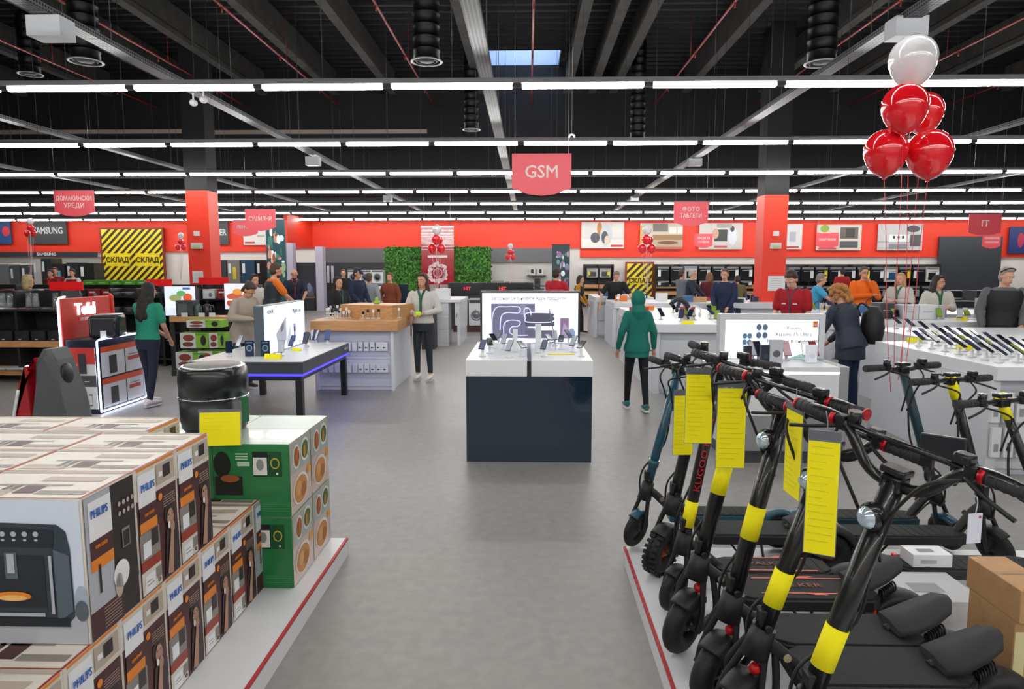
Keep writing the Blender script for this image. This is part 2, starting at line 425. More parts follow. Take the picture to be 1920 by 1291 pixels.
# ------------------------------------------------------------------ platforms in the foreground
PW = M('#dfe1e5', .3); PRD = M('#b8303c', .5)
ax, ay = G(652, 1008, .11)
t = thing('display_platform', 'low white platform with red edge line under the coffee machine cartons', 'platform', (ax, ay, 0))
MB().box(-3.6, 0, -4.4, 0, 0, .1095).build('base', PW, t)
MB().box(-.012, .003, -4.4, 0, .1, .1125).build('edge_trim', PRD, t)
bx, by = G(1170, 1024, .11)
t = thing('display_platform', 'low white platform with red edge line under the electric scooters', 'platform', (bx, by, 0))
MB().box(0, 4.2, -3.6, 0, 0, .1095).build('base', PW, t)
MB().box(-.003, .012, -3.6, 0, .1, .1125).build('edge_trim', PRD, t)

# coffee machine cartons: side print on +X, lid print on top
CM = dict(cream=M('#dcd5cb', .45), brown=M('#4a2326', .45), orange=M('#e8861f', .45), white=M('#eceef2', .4), dark=M('#29201f', .4),
          grey=M('#8d8580', .45), skin=M('#b58a75', .5), blue=M('#2a62b8', .4), red=M('#9c3524', .45), tan=M('#b9ab9c', .5), skyw=M('#d5dff0', .35), lgrey=M('#b3b7c0', .4))
def carton(first=False):
    W, D, H = .46, .283, .483
    c = thing('coffee_machine_box', 'x', 'box', (0, 0, 0))
    mb = MB().m(CM['cream']).box(-W, 0, 0, D, 0, H, bev=.003)
    u = lambda a, b_, c_, d_, m_, o=0: mb.prect(a * D, b_ * H, c_ * D, d_ * H, m_, o, 'X', 0)
    e = lambda a, b_, c_, d_, m_, o=0: mb.pell(a * D, b_ * H, c_ * D, d_ * H, m_, o, 'X', 0)
    if not first:
        u(.02, .01, .98, .76, CM['brown'])
        u(.05, .98, .96, 1.0, CM['orange'])
        u(.06, .70, .46, .95, CM['white'], 1)
        u(.50, .80, .96, .96, CM['tan'], 1); u(.66, .84, .84, .94, CM['dark'], 2); u(.55, .86, .64, .9, CM['white'], 2)
        u(.06, .58, .46, .70, CM['brown'], 2); u(.06, .50, .46, .58, CM['orange'], 2)
        u(.04, .28, .5, .495, CM['grey'], 1); u(.1, .3, .28, .42, CM['white'], 2); u(.3, .36, .46, .49, CM['dark'], 2)
        u(.04, .2, .5, .28, CM['red'], 2)
        u(.04, .02, .5, .2, CM['cream'], 1); u(.1, .03, .34, .16, CM['white'], 2); u(.36, .08, .49, .17, CM['grey'], 2); u(.13, .08, .3, .085, CM['dark'], 3); u(.13, .11, .26, .115, CM['dark'], 3)
        e(.56, .7, .05, .03, CM['orange'], 2)
        for k in range(5): u(.63, .68 - .02 * k, .93, .685 - .02 * k, CM['tan'], 2)
        # person with a mug: hair, face, arm
        e(.77, .52, .14, .095, CM['dark'], 2)
        mb.pr([(.58 * D, .03 * H), (.97 * D, .03 * H), (.97 * D, .4 * H), (.86 * D, .43 * H), (.66 * D, .4 * H)], M('#38272c', .5), 3, 'X')
        e(.77, .49, .085, .075, CM['skin'], 4); e(.72, .52, .015, .008, CM['dark'], 5); e(.81, .52, .015, .008, CM['dark'], 5)
        mb.pr([(.62 * D, .05 * H), (.76 * D, .03 * H), (.82 * D, .36 * H), (.75 * D, .38 * H)], CM['skin'], 6, 'X'); e(.79, .41, .055, .05, CM['skin'], 7); e(.7, .44, .03, .03, CM['white'], 8)
    else:
        u(.02, .01, .98, .99, CM['dark']); u(.02, .01, .5, .99, CM['lgrey'], 1)
        u(.08, .68, .5, .95, CM['white'], 2)
        u(.08, .55, .5, .68, CM['brown'], 2); u(.08, .47, .5, .55, CM['orange'], 2)
        u(.02, .01, .62, .2, CM['brown'], 2)
        for k in range(7): u(.25, .04 + .022 * k, .58, .045 + .022 * k, CM['tan'], 3)
        for i in range(4):
            for j in range(2): e(.66 + .09 * i, .83 - .07 * j, .028, .018, CM['tan'], 2)
        u(.68, .5, .84, .64, CM['grey'], 2); u(.70, .51, .82, .62, CM['dark'], 3); e(.62, .33, .16, .1, CM['white'], 3); e(.56, .26, .08, .09, CM['tan'], 3)
        u(.2, .3, .24, .5, CM['dark'], 3)
    # lid
    l = lambda a, b_, c_, d_, m_, o=0: mb.prect(-W + a * W, b_ * D, -W + c_ * W, d_ * D, m_, o, 'Z', H)
    l(.0, .93, 1, 1, CM['tan']); l(.05, .1, .4, .3, CM['tan']); l(.6, .15, .95, .28, CM['grey']); l(.2, .45, .75, .5, CM['grey']); l(.45, .62, .9, .8, CM['tan'])
    l(.3, .2, .34, .5, CM['dark']); l(.36, .2, .4, .5, CM['dark']); l(.43, .18, .58, .5, CM['brown']); l(.98, 0, 1, 1, CM['red'], 1); l(0, 0, 1, .02, CM['red'], 1)
    # front print: big picture of the machine
    f = lambda a, b_, c_, d_, m_, o=0: mb.prect(-W + a * W, b_ * H, -W + c_ * W, d_ * H, m_, o, 'Y', 0)
    f(.01, .01, .985, .99, CM['skyw']); f(.01, .01, .985, .28, CM['lgrey'], 1)
    G1 = M('#2e3a42', .35); G2 = M('#56646e', .35); G3 = M('#18222a', .3)
    k_ = lambda a: -W + (.27 + .86 * a) * W
    pf_ = lambda pts, m_, o: mb.pr([(k_(a), b_ * H) for a, b_ in pts], m_, o)
    fk = lambda a, b_, c_, d_, m_, o=0: pf_([(a, b_), (c_, b_), (c_, d_), (a, d_)], m_, o)
    pf_(((-.2, .14), (.66, .13), (.74, .2), (.735, .66), (.71, .78), (.64, .83), (-.2, .85)), G1, 2)
    pf_(((.6, .16), (.73, .24), (.725, .62), (.6, .66)), G2, 3); pf_(((-.2, .68), (.6, .67), (.62, .79), (-.2, .82)), G3, 3)
    for i in range(6): mb.pell(k_(.02 + .09 * i), .765 * H, .009, .009, CM['lgrey'], 4); mb.pell(k_(.02 + .09 * i), .725 * H, .006, .004, CM['lgrey'], 4)
    fk(-.05, .26, .52, .62, G3, 3); fk(.2, .46, .3, .64, G2, 4); fk(.22, .5, .28, .63, CM['lgrey'], 5); mb.pell(k_(.25), .34 * H, .06, .016, CM['orange'], 5); mb.pell(k_(.25), .33 * H, .045, .01, M('#f6c070'), 6)
    fk(-.2, .13, .7, .19, G3, 4); fk(.0, .2, .5, .225, CM['lgrey'], 4); fk(.56, .22, .585, .62, CM['lgrey'], 5)
    mb.pell(k_(.8), .3 * H, .022, .055, M('#a9b4c4', .3), 2); mb.pell(k_(.8), .24 * H, .022, .035, G2, 3)
    mb.build('printed_carton', None, c)
    text(c, 'lettering', 'PHILIPS', (.006, .27 * D, (.84 if not first else .86) * H), .038, CM['blue'], (90, 0, 90), sx=.74, bold=.0006, ext=.0003)
    text(c, 'lettering', '1200 SERIES', (.006, .27 * D, .63 * H), .016, CM['orange'], (90, 0, 90), sx=.8)
    if not first: text(c, 'lettering', 'CE', (.006, .42 * D, .06 * H), .02, CM['dark'], (90, 0, 90), sx=.8)
    return c
XE = -1.40
cA = carton(); cB = carton(True); used = [False, False]
def place(x, y, z, lab, grp, kind=0):
    src = (cA, cB)[kind]
    if not used[kind]:
        used[kind] = True; src.location = (x, y, z); src['label'] = lab; src['group'] = grp; return
    copy_tree(src, (x, y, z), 0, lab, grp, children=_ch[kind])
_ch = (list(cA.children), list(cB.children))
gl, gu = 'lower layer of coffee machine boxes', 'upper layer of coffee machine boxes'
ords = ('nearest', 'second nearest', 'third nearest', 'fourth nearest', 'fifth nearest', 'farthest')
ys = [1.618 + .286 * i for i in range(7)]
for i, y in enumerate(ys):
    kind = 1 if i == 6 else 0
    place(XE, y, .11, 'coffee machine carton, lower layer beside the aisle, ' + ('dark sided, against the green boxes' if i == 6 else 'cut by the photo bottom' if i == 0 else ords[i - 1] + ' fully printed one'), gl, kind)
    if i in (0, 6): place(XE - .463, y, .11, 'coffee machine carton, lower layer, second column, ' + ('nearest end' if i == 0 else 'far end'), gl, 0)
yu = [2.04 + .285 * i for i in range(3)]
for j in range(4):
    for i, y in enumerate(yu):
        side = ('beside the aisle', 'second column', 'third column', 'fourth column')[j]
        place(XE - .463 * j, y, .5945, 'coffee machine carton, upper layer, %s, %s' % (side, ('nearest, machine picture on front' if i == 0 else 'middle one' if i == 1 else 'far one')), gu, 1 if (i == 0 and j == 0) else 0)
for j in range(4):
    place(XE - .285 - .463 * j, 2.9 + .02, .5945, 'coffee machine carton, back row of the upper layer, %s' % ('beside the air fryer', 'second from right', 'third from right', 'fourth from right')[j], gu)
for j in range(2, 5):      # what carries the outer upper cartons
    for i in range(0, 7):
        if i in (1, 2, 3, 4, 5): place(XE - .463 * (j - 1) - .0, ys[i], .11, 'coffee machine carton in the lower layer, inner column %s, row %s from the front' % (('two', 'three', 'four')[j - 2], ('one', 'two', 'three', 'four', 'five', 'six')[i]), gl)

# green air fryer boxes
def fryer_box():
    c = thing('air_fryer_box', 'x', 'box', (0, 0, 0)); W, D, H = .40, .34, .388
    gr = M('#1f7a42', .3, coat=.5); lg = M('#c9dccf', .25, coat=.6); pk = M('#d8bfb6', .3, coat=.5); br = M('#9a5a28', .4); dk = M('#1b201d', .4); wt = M('#e8e8e4', .4); gn = M('#4f6a2c', .5); bd = M('#c98d4a', .5)
    mb = MB().m(gr).box(-W, 0, 0, D, 0, H, bev=.004)
    mb.prect(-W, 0, 0, D, lg, 0, 'Z', H)
    s_ = lambda a, b_, c_, d_, m_, o=0: mb.prect(a * D, b_ * H, c_ * D, d_ * H, m_, o, 'X', 0)
    s_(.01, .01, .99, .99, pk); s_(.04, .55, .96, .97, M('#a9b3ad', .4), 1)
    e = lambda a, b_, c_, d_, m_, o=0: mb.pell(a * D, b_ * H, c_ * D, d_ * H, m_, o, 'X', 0)
    e(.3, .76, .17, .17, wt, 2); e(.3, .76, .13, .14, br, 3); e(.7, .78, .2, .17, wt, 2); e(.7, .78, .16, .13, gn, 3); e(.66, .76, .06, .09, M('#b9862f', .5), 4); e(.32, .78, .05, .1, M('#c46a2a', .5), 4)
    e(.45, .28, .36, .22, wt, 2); e(.45, .27, .31, .19, bd, 3); e(.35, .3, .12, .1, M('#d9a566', .5), 4); e(.56, .24, .13, .1, M('#a96b34', .5), 4)
    s_(.78, .4, .96, .52, M('#e0a33a', .4), 2)
    f = lambda a, b_, c_, d_, m_, o=0: mb.prect(-W + a * W, b_ * H, -W + c_ * W, d_ * H, m_, o, 'Y', 0)
    f(.52, .56, .72, .9, dk, 1); f(.53, .58, .71, .82, wt, 2); mb.pell(-W + .62 * W, .72 * H, .02, .03, M('#8a8f8c'), 3)
    f(.73, .56, .9, .9, M('#12502c', .4), 1); mb.pell(-W + .815 * W, .74 * H, .024, .03, M('#c9b13c'), 2); mb.pell(-W + .815 * W, .74 * H, .018, .023, M('#12502c', .4), 3); mb.pell(-W + .84 * W, .6 * H, .006, .006, wt, 3)
    for k in range(3): f(.3, .86 - .035 * k, .46, .875 - .035 * k, M('#bcd9c4'), 1)
    f(.32, .7, .48, .76, M('#bcd9c4'), 1)
    mb.pell(-W + .12 * W, .72 * H, .045, .07, dk, 1); f(.02, .3, .38, .56, dk, 2); mb.pell(-W + .22 * W, .53 * H, .05, .02, br, 3); f(.3, .3, .36, .5, dk, 3)
    for k in range(4): f(.62, .08 + .03 * k, .98, .09 + .03 * k, M('#3a9a5c'), 1)
    mb.build('printed_carton', None, c)
    return c
F = fryer_box(); fch = list(F.children); FX, FY = -1.235, 3.42; n = 0
for k in range(2):
    for j in range(2):
        for i in range(2):
            lab = 'green shrink-wrapped air fryer box, %s layer, %s row, %s' % (('bottom', 'top')[k], ('front', 'back')[i], ('beside the aisle with food pictures', 'hidden side next to the cartons')[j])
            if n == 0: F.location = (FX, FY, .111); F['label'] = lab; F['group'] = 'green air fryer boxes'
            else: copy_tree(F, (FX - .404 * j , FY + .344 * i, .111 + .391 * k), 0, lab, 'green air fryer boxes', children=fch)
            n += 1
# air fryer on top
zt = .111 + .391 + .39
fx, fy = G(400, 805, zt)
t = thing('air_fryer', 'large black round air fryer standing on top of the green boxes', 'air fryer', (fx, fy + .03, zt))
GB = M('#16181d', .28, coat=.25); GB2 = M('#1c1d20', .4)
MB().lathe([(.02, 0), (.155, 0), (.172, .02), (.178, .06), (.182, .19)], 40).build('lower_body', GB2, t)
MB().lathe([(.176, .192), (.184, .196), (.186, .30), (.18, .345), (.17, .358)], 40).build('upper_body', GB, t)
MB().lathe([(.168, .356), (.172, .362), (.158, .366), (.15, .364)], 40).build('lid_rim', CHROME, t)
MB().lathe([(.15, .358), (.15, .369), (.02, .372)], 40).build('lid', M('#8d8784', .6), t)
MB().torus((0, 0, .192), .183, .004, 'Z', 40).build('seam_ring', CHROME, t)
t.rotation_euler = (0, 0, R(36))
MB().prism([(-.2, .012), (-.245, .03), (-.25, .15), (-.235, .19), (-.205, .195), (-.2, .17), (-.215, .15), (-.21, .06), (-.17, .03)], .045, .09, 'X', bev=.006).build('handle', M('#55565a', .45), t)
MB().m(M('#2c6b45', .4)).prism([(.1, .05), (.15, .05), (.15, .19), (.1, .19)], -.15, -.12, 'Y').build('info_label', None, t)
def yellow_card(name, lab, loc, w_, h_, rz=0, tilt=0, lines=8, sleeve=True, group=None, thick=.002):
    t = thing(name, lab, 'price tag', loc, rz, group)
    mb = MB().m(YEL).box(-w_ / 2, w_ / 2, -thick / 2, thick / 2, 0, h_)
    ink = M('#cfc82c', .6)
    rnd = random.Random(int(abs(loc[0]) * 1000))
    for k in range(lines):
        y = h_ * (.93 - .11 * k) if lines <= 8 else h_ * (.95 - .9 * k / lines)
        mb.prect(-w_ * .42, y, -w_ * .42 + w_ * rnd.uniform(.4, .85), y + h_ * .005, ink, 0, 'Y', -thick / 2)
    o = mb.build('printed_sheet', None, t)
    if sleeve:
        MB().box(-w_ * .53, w_ * .53, thick / 2 + .001, thick / 2 + .002, -h_ * .01, h_ * 1.09).build('plastic_sleeve', M('#aeb4bf', .15, alpha=.45), t)
        MB().box(-w_ * .53, w_ * .53, -thick / 2 - .004, -thick / 2 - .002, h_ * 1.02, h_ * 1.1).build('sleeve_edge', M('#6d7078', .3, alpha=.85), t)
    if tilt: t.rotation_euler = (R(tilt), 0, rz)
    return t
cx_, cy_ = G(408, 838, zt)
yellow_card('price_card', 'yellow price card in clear sleeve leaning on the black air fryer', (cx_, cy_ + .03, zt), .2, .17, R(8), -8, 5)

# cardboard boxes and white cartons on the scooter platform
CBD = M('#b98f63', .7, var=.08, vscale=20)
a = G(1876, 1190, .11)
def bbox(name, lab, cat, px0, py0, px1, py1, Y, d, mat, grp=None, zb=None, decal=None, bev=.003, rz=0):
    x0, x1, z0, z1 = PB(px0, py0, px1, py1, Y)
    if zb is not None: z0 = zb
    t = thing(name, lab, cat, ((x0 + x1) / 2, Y, z0), rz, grp)
    w_ = (x1 - x0) / 2; h_ = z1 - z0
    mb = MB().m(mat).box(-w_, w_, 0, d, 0, h_, bev=min(bev, h_ * .2, w_ * .2))
    if decal: decal(mb, w_, h_, d)
    mb.build('body', None, t)
    return t, w_, h_
def card_dec(mb, w_, h_, d):
    mb.prect(-w_, d * .46, w_, d * .54, M('#a88054', .5), 0, 'Z', h_); mb.pell(w_ * .6, h_ * .7, .012, .012, M('#3a2c20'), 0); mb.prect(-w_ * .7, h_ * .2, -w_ * .1, h_ * .75, M('#ad8459', .7), 0)
bbox('cardboard_box', 'plain brown cardboard box standing on end under the tilted one at the right edge', 'box', 1898, 1165, 1990, 1290, 2.4, .26, CBD, zb=.11, decal=lambda mb, w_, h_, d: mb.prect(-w_ * .95, h_ * .1, -w_ * .5, h_ * .9, M('#d8cf9a'), 0))
_z = PB(1898, 1165, 1990, 1290, 2.4)[3]
bbox('cardboard_box', 'brown cardboard box with taped lid, topmost of the two at the right edge', 'box', 1912, 1108, 1990, 1185, 2.38, .3, CBD, zb=_z + .001, decal=card_dec)
def wdec(mb, w_, h_, d): mb.prect(-w_ * .6, h_ * .3, w_ * .2, h_ * .6, M('#b0b4bc'), 0); mb.prect(-w_ * .5, d * .3, w_ * .3, d * .6, M('#8b8e94'), 0, 'Z', h_)
bbox('white_box', 'white carton lying on the platform under the kickstand scooter', 'box', 1770, 1075, 1835, 1100, 3.3, .3, M('#c6c8cc', .5), zb=.11, decal=wdec)
bbox('white_box', 'long pale carton on the platform between two rear wheels at right', 'box', 1700, 1128, 1850, 1145, 2.9, .3, M('#b9bbbf', .5), zb=.11, decal=wdec)
bbox('white_box', 'white carton lying at the back edge of the scooter platform', 'box', 1722, 1010, 1765, 1035, 3.8, .15, M('#cfd1d5', .5), zb=.11, decal=wdec)
# ------------------------------------------------------------------ red columns
def column(lab, n, px0, px1, ptop, Y, notice):
    x0, x1, _, zt_ = PB(px0, ptop, px1, ptop + 10, Y)
    mb = MB().m(M('#ec3a24', .5)).box(x0, x1, Y, Y + (x1 - x0), 0, zt_).m(M('#17181b', .7)).box(x0, x1, Y, Y + (x1 - x0), zt_, ZC)
    struct(n, mb)
    return x0, x1
c0 = column('l', 'trim_60', 347, 389, 357, 16, 0); c1 = column('r', 'trim_61', 1434, 1479, 365, 16, 0)
def flat(name, lab, cat, px0, py0, px1, py1, Y, d=.03, mat=WHITE, dec=None, grp=None, bev=0, zb=None):
    x0, x1, z0, z1 = PB(px0, py0, px1, py1, Y)
    if zb is not None: z0 = zb
    t = thing(name, lab, cat, ((x0 + x1) / 2, Y, z0), 0, grp); w_ = (x1 - x0) / 2; h_ = z1 - z0
    mb = MB().m(mat).box(-w_, w_, 0, d, 0, h_, bev=bev)
    if dec: dec(mb, w_, h_)
    mb.build('panel' if d < .1 else 'body', None, t)
    return t, w_, h_
for (px, s_) in ((368, 'left'), (1456, 'right')):
    flat('alarm_device', 'small white alarm device on the %s red column' % s_, 'alarm', px - 5, 433, px + 5, 442, 15.9, .06, WHITE)
    t, w_, h_ = flat('exit_sign', 'small lit emergency exit box on the %s red column' % s_, 'exit sign', px - 10, 455, px + 9, 466, 15.88, .1, M('#cfd3cf', .4), lambda mb, w_, h_: mb.prect(-w_ * .8, h_ * .1, w_ * .8, h_ * .6, M('#b9bd8a', .4), 0))
    flat('paper_notice', 'white paper notice on the %s red column' % s_, 'notice', px - 7 if s_ == 'left' else 1440, 508 if s_ == 'left' else 517, px + 13 if s_ == 'left' else 1472, 530 if s_ == 'left' else 545, 15.97, .01, WHITE, lambda mb, w_, h_: [mb.prect(-w_ * .7, h_ * (.8 - .15 * k), w_ * .6, h_ * (.82 - .15 * k), M('#9a9ca0'), 0) for k in range(5)])
# ------------------------------------------------------------------ pictures and signs on the back wall
WY = 31.7
P = lambda h, e=0: M(h, .5, emit=e)
def lm(*els):      # decal list: (kind, u0,v0,u1,v1,color) in -1..1 / 0..1
    def f(mb, w_, h_):
        for i, e in enumerate(els):
            if e[0] == 'r': mb.prect(e[1] * w_, e[2] * h_, e[3] * w_, e[4] * h_, P(e[5]), i * 2)
            else: mb.pell(e[1] * w_, e[2] * h_, e[3] * w_, e[4] * h_, P(e[5]), i * 2)
    return f
t, w_, h_ = flat('wall_sign', 'blue wall sign with a red spot at the far left edge of the photo', 'sign', -40, 410, 20, 457, WY, .05, P('#1d4a86'), lm(('e', .7, .5, .25, .2, '#d8303a')))
t, w_, h_ = flat('wall_sign', 'dark grey wall sign with white SAMSUNG letters at left', 'sign', 52, 410, 125, 457, WY, .05, P('#3d4147'))
text(t, 'lettering', 'SAMSUNG', (w_ * .05, -.01, h_ * .52), .42, WHITE, sx=.72, bold=.012)
t, w_, h_ = flat('fascia_sign', 'long black fascia with small white lettering over the left fridges', 'sign', -40, 472, 182, 481, WY, .05, P('#33363b'))
text(t, 'lettering', 'SAMSUNG', (w_ * .15, -.01, h_ * .5), .2, WHITE, bold=.006)
t, w_, h_ = flat('wall_sign', 'dark grey wall sign ending in R, right of the left column', 'sign', 380, 412, 428, 458, WY, .05, P('#43464c'))
text(t, 'lettering', 'GORENJER', (-w_ * .35, -.01, h_ * .48), .4, WHITE, sx=.75, bold=.012)
flat('wall_picture', 'white wall picture with a red shape under the ПЕРАЛНИ sign', 'picture', 456, 416, 503, 459, WY, .04, P('#dedbd8'), lm(('r', .1, .35, .7, .42, '#a8a39f'), ('r', -.9, .06, -.1, .14, '#c0323a'), ('e', .3, .8, .3, .1, '#d0503c')))
flat('wall_picture', 'wall picture of a white washing machine scene, leftmost on the right wall', 'picture', 1090, 416, 1170, 465, WY, .04, P('#cfcdc9'), lm(('r', -1, .0, 1, .35, '#dcdad7'), ('e', -.15, .75, .12, .25, '#b5772f'), ('e', .15, .5, .28, .4, '#bfc5cc'), ('e', .1, .42, .16, .24, '#4b4f58'), ('e', -.35, .4, .22, .2, '#50545e'), ('e', .2, .3, .12, .18, '#d5c0b0'), ('r', .4, .05, .95, .13, '#d0404a'), ('r', .45, .4, .95, .95, '#d8d5d0')))
flat('wall_picture', 'wall picture of an oak kitchen behind the white balloon', 'picture', 1200, 418, 1280, 467, WY, .04, P('#c5b8a6'), lm(('r', -1, .0, 1, .1, '#c86a60'), ('r', -.4, .35, 1, .55, '#9a7650'), ('r', -.4, .68, .3, .98, '#6f6a64'), ('r', .35, .6, .7, .85, '#e2ddd4'), ('r', .75, .6, .98, .85, '#e2ddd4'), ('r', -.4, .12, 1, .33, '#b9a78f'), ('e', .3, .25, .5, .06, '#7d4c34'), ('r', -1, .1, -.9, .9, '#d89a3c')))
flat('wall_picture', 'wall picture of two people at an open oven', 'picture', 1311, 418, 1392, 467, WY, .04, P('#cac6c2'), lm(('r', -1, .1, -.4, .5, '#c9c3bd'), ('r', -.3, .3, .3, .75, '#3c403f'), ('e', .55, .5, .2, .35, '#d5d8e4'), ('e', .52, .78, .1, .12, '#4a3a33'), ('e', -.25, .6, .15, .2, '#c9a08a'), ('r', -.3, .06, .3, .14, '#c8525a'), ('r', -.2, .82, .5, .98, '#a7a39e')))
flat('wall_picture', 'wall picture with grey lines just right of the right column', 'picture', 1470, 420, 1504, 467, WY, .04, P('#d2d1d3'), lm(('r', -.4, .3, .3, .7, '#a9abb4'), ('r', -.8, .04, .7, .12, '#c33b42')))
flat('wall_picture', 'wall picture of built-in ovens with a green plant', 'picture', 1531, 421, 1615, 469, WY, .04, P('#cfc8be'), lm(('e', -.65, .85, .2, .15, '#8fa83a'), ('r', .05, .45, .85, .9, '#6a5f5a'), ('r', .3, .5, .7, .85, '#3d3a3a'), ('r', .05, .1, .85, .35, '#54565c'), ('r', -.9, .03, -.1, .1, '#cc5a60')))
flat('wall_picture', 'wall picture of a grey kitchen with white cooker and pot', 'picture', 1646, 420, 1730, 469, WY, .04, P('#c2c1c4'), lm(('r', -1, .3, 1, .34, '#9d9ca0'), ('r', -.5, .32, .4, .6, '#e8e8ea'), ('e', -.28, .5, .05, .06, '#303030'), ('e', -.08, .5, .05, .06, '#303030'), ('e', .12, .5, .05, .06, '#303030'), ('r', -.5, .05, .3, .25, '#8a8a8e'), ('r', .45, .15, .9, .6, '#54545a'), ('e', .55, .82, .3, .13, '#4a4a50')))
flat('wall_sign', 'blue wall sign with a round red emblem at the far right edge', 'sign', 1892, 425, 1960, 475, WY, .04, P('#1d2f6a'), lm(('e', -.35, .5, .18, .28, '#b92a4a'), ('e', .3, .4, .3, .3, '#2a4a9a')))
# storage doors with hazard stripes
def hazard(lab, px0, py0, px1, py1, n, words, n2):
    x0, x1, z0, z1 = PB(px0, py0, px1, py1, WY); z0 = 0; w_ = (x1 - x0) / 2; h_ = z1
    t = thing('striped_curtain', lab, 'strip curtain door', ((x0 + x1) / 2, WY - .1, 0)); YS = M('#f1d81c', .5); BS = M('#33291c', .5)
    mb = MB().m(YS).box(-w_, w_, 0, .05, 0, h_); st = .32; k = -h_
    while k < 2 * w_:
        # diagonal stripe clipped to the panel
        pts = []
        for (o, up) in ((k, 0), (k + st * .5, 0)):
            pts.append(o)
        def clip(o): a0 = max(0, -o); a1 = min(h_, 2 * w_ - o); return (-w_ + o + a0, a0), (-w_ + o + a1, a1)
        if k + st * .5 > -h_ and k < 2 * w_:
            (a, b_), (c, d_) = clip(k), clip(k + st * .5)
            if b_[1] > a[1] and d_[1] > c[1]: mb.pr([a, c, d_, b_], BS, 0)
        k += st
    for i in range(n):
        cx = -w_ + (i + .5) * 2 * w_ / n; mb.prect(cx - w_ / n * .8, h_ * .52, cx + w_ / n * .8, h_ * .69, YS, 8)
    mb.build('strips', None, t)
    for i in range(n): text(t, 'lettering', 'СКЛАД', (-w_ + (i + .5) * 2 * w_ / n, -.03, h_ * .6), .33 * (1 if n == 2 else .9), BS, bold=.01, sx=.9)
    MB().box(-w_ - .08, w_ + .08, .0, .1, h_, h_ + .08).box(-w_ - .08, -w_, 0, .1, 0, h_).box(w_, w_ + .08, 0, .1, 0, h_).build('frame', M('#8c2a20', .5), t)
hazard('large yellow and black striped storage curtain reading СКЛАД twice at left', 196, 430, 308, 560, 2, 1, 1)
hazard('small yellow and black striped storage curtain reading СКЛАД right of the middle', 1175, 494, 1222, 545, 1, 1, 1)
flat('roller_door', 'large dark grey roller door in the red wall at right', 'door', 1758, 443, 1876, 560, WY, .06, P('#363a42'), lambda mb, w_, h_: [mb.prect(-w_, h_ * (.1 + .1 * k), w_, h_ * (.103 + .1 * k), P('#2c3037'), 0) for k in range(9)], zb=0)
# tall picture banners
def banner(lab, px0, py0, px1, py1, Y, base, spots, seed):
    x0, x1, z0, z1 = PB(px0, py0, px1, py1, Y); z0 = 0; w_ = (x1 - x0) / 2; h_ = z1
    t = thing('banner_stand', lab, 'banner', ((x0 + x1) / 2, Y, 0)); mb = MB().m(P(base, .15)).box(-w_, w_, 0, .12, .05, h_); rn = random.Random(seed)
    for k in range(46):
        mb.pell(w_ * rn.uniform(-.8, .8), h_ * rn.uniform(.25, .88), w_ * rn.uniform(.05, .28), h_ * rn.uniform(.01, .05), P(rn.choice(spots), .2), k % 7 + 1, n=8)
    mb.build('printed_face', None, t); MB().box(-w_ - .02, w_ + .02, -.02, .14, 0, .05).box(-w_ - .02, w_ + .02, -.004, .13, h_, h_ + .03).build('frame', P('#202326'), t)
    return t, w_, h_
t, w_, h_ = banner('tall dark green banner with flowers beside the orange vested man', 500, 412, 535, 560, 24, '#1f4a50', ['#c9dfe0', '#8fae8c', '#c98a7c', '#e6eef0', '#3f7a70', '#d9a890'], 3)
banner('tall dark banner with pink and white blossom right of the centre kiosk', 1035, 459, 1068, 560, 27, '#22383f', ['#c9a0cc', '#dfe8f0', '#6a8a98', '#9a5a9a', '#e6e0ef', '#4f7a60'], 5)
# middle of the back wall
gb = M('#4c4d52', .6)
def leafwall(lab, px0, px1):
    x0, x1, z0, z1 = PB(px0, 463, px1, 532, 29.5); w_ = (x1 - x0) / 2
    t = thing('green_wall', lab, 'plant wall', ((x0 + x1) / 2, 29.5, 0)); h_ = z1
    MB().box(-w_, w_, .05, .15, 0, h_).build('backing', M('#1e3a16', .8), t)
    mb = MB(); rn = random.Random(px0); cs = [M('#2f6b1c', .6), M('#3f8424', .6), M('#245414', .6), M('#5a9a34', .6)]
    for k in range(1500):
        c = Vector((rn.uniform(-w_, w_), rn.uniform(-.02, .04), rn.uniform(z0 - .3, h_))); a = rn.uniform(0, 2 * PI); L = rn.uniform(.06, .13)
        u = Vector((math.cos(a), rn.uniform(-.6, .1), math.sin(a))) * L; v = Vector((-math.sin(a), rn.uniform(-.4, .2), math.cos(a))) * L * .4
        mb.m(cs[k % 4]); mb.quad([c, c + u * .5 + v, c + u, c + u * .5 - v])
    o = mb.build('leaves', None, t); o['kind'] = 'stuff'
leafwall('green leafy wall panel left of the crimson banner', 722, 791); leafwall('green leafy wall panel right of the crimson banner', 851, 920)
CR = M('#a00f22', .15, coat=.6)
def crim(mb, w_, h_):
    for k in range(9): mb.prect(-w_, h_ * (.99 - .05 * k - .0), w_ * (1 if k % 3 else .8), h_ * (1.0 - .05 * k), P('#e0c8cc'), 0)
    mb.prect(-w_ * .6, h_ * .46, w_ * .6, h_ * .5, P('#e9d8da'), 1)
    rn = random.Random(4)
    for k in range(60):
        a = 2 * PI * k / 60; r_ = w_ * rn.uniform(.42, .62); mb.pell(r_ * math.cos(a), h_ * .2 + r_ * math.sin(a), .06, .06, P('#e3c9cd'), 2 + k % 2, n=7)
    mb.pell(0, h_ * .2, w_ * .3, w_ * .3, P('#c88a92'), 2); mb.pell(0, h_ * .2, w_ * .22, w_ * .22, P('#8a1020'), 4)
t, w_, h_ = flat('crimson_banner', 'glossy crimson banner with white stripes and a round white wreath emblem', 'banner', 790, 423, 851, 533, 29.2, .06, CR, crim)
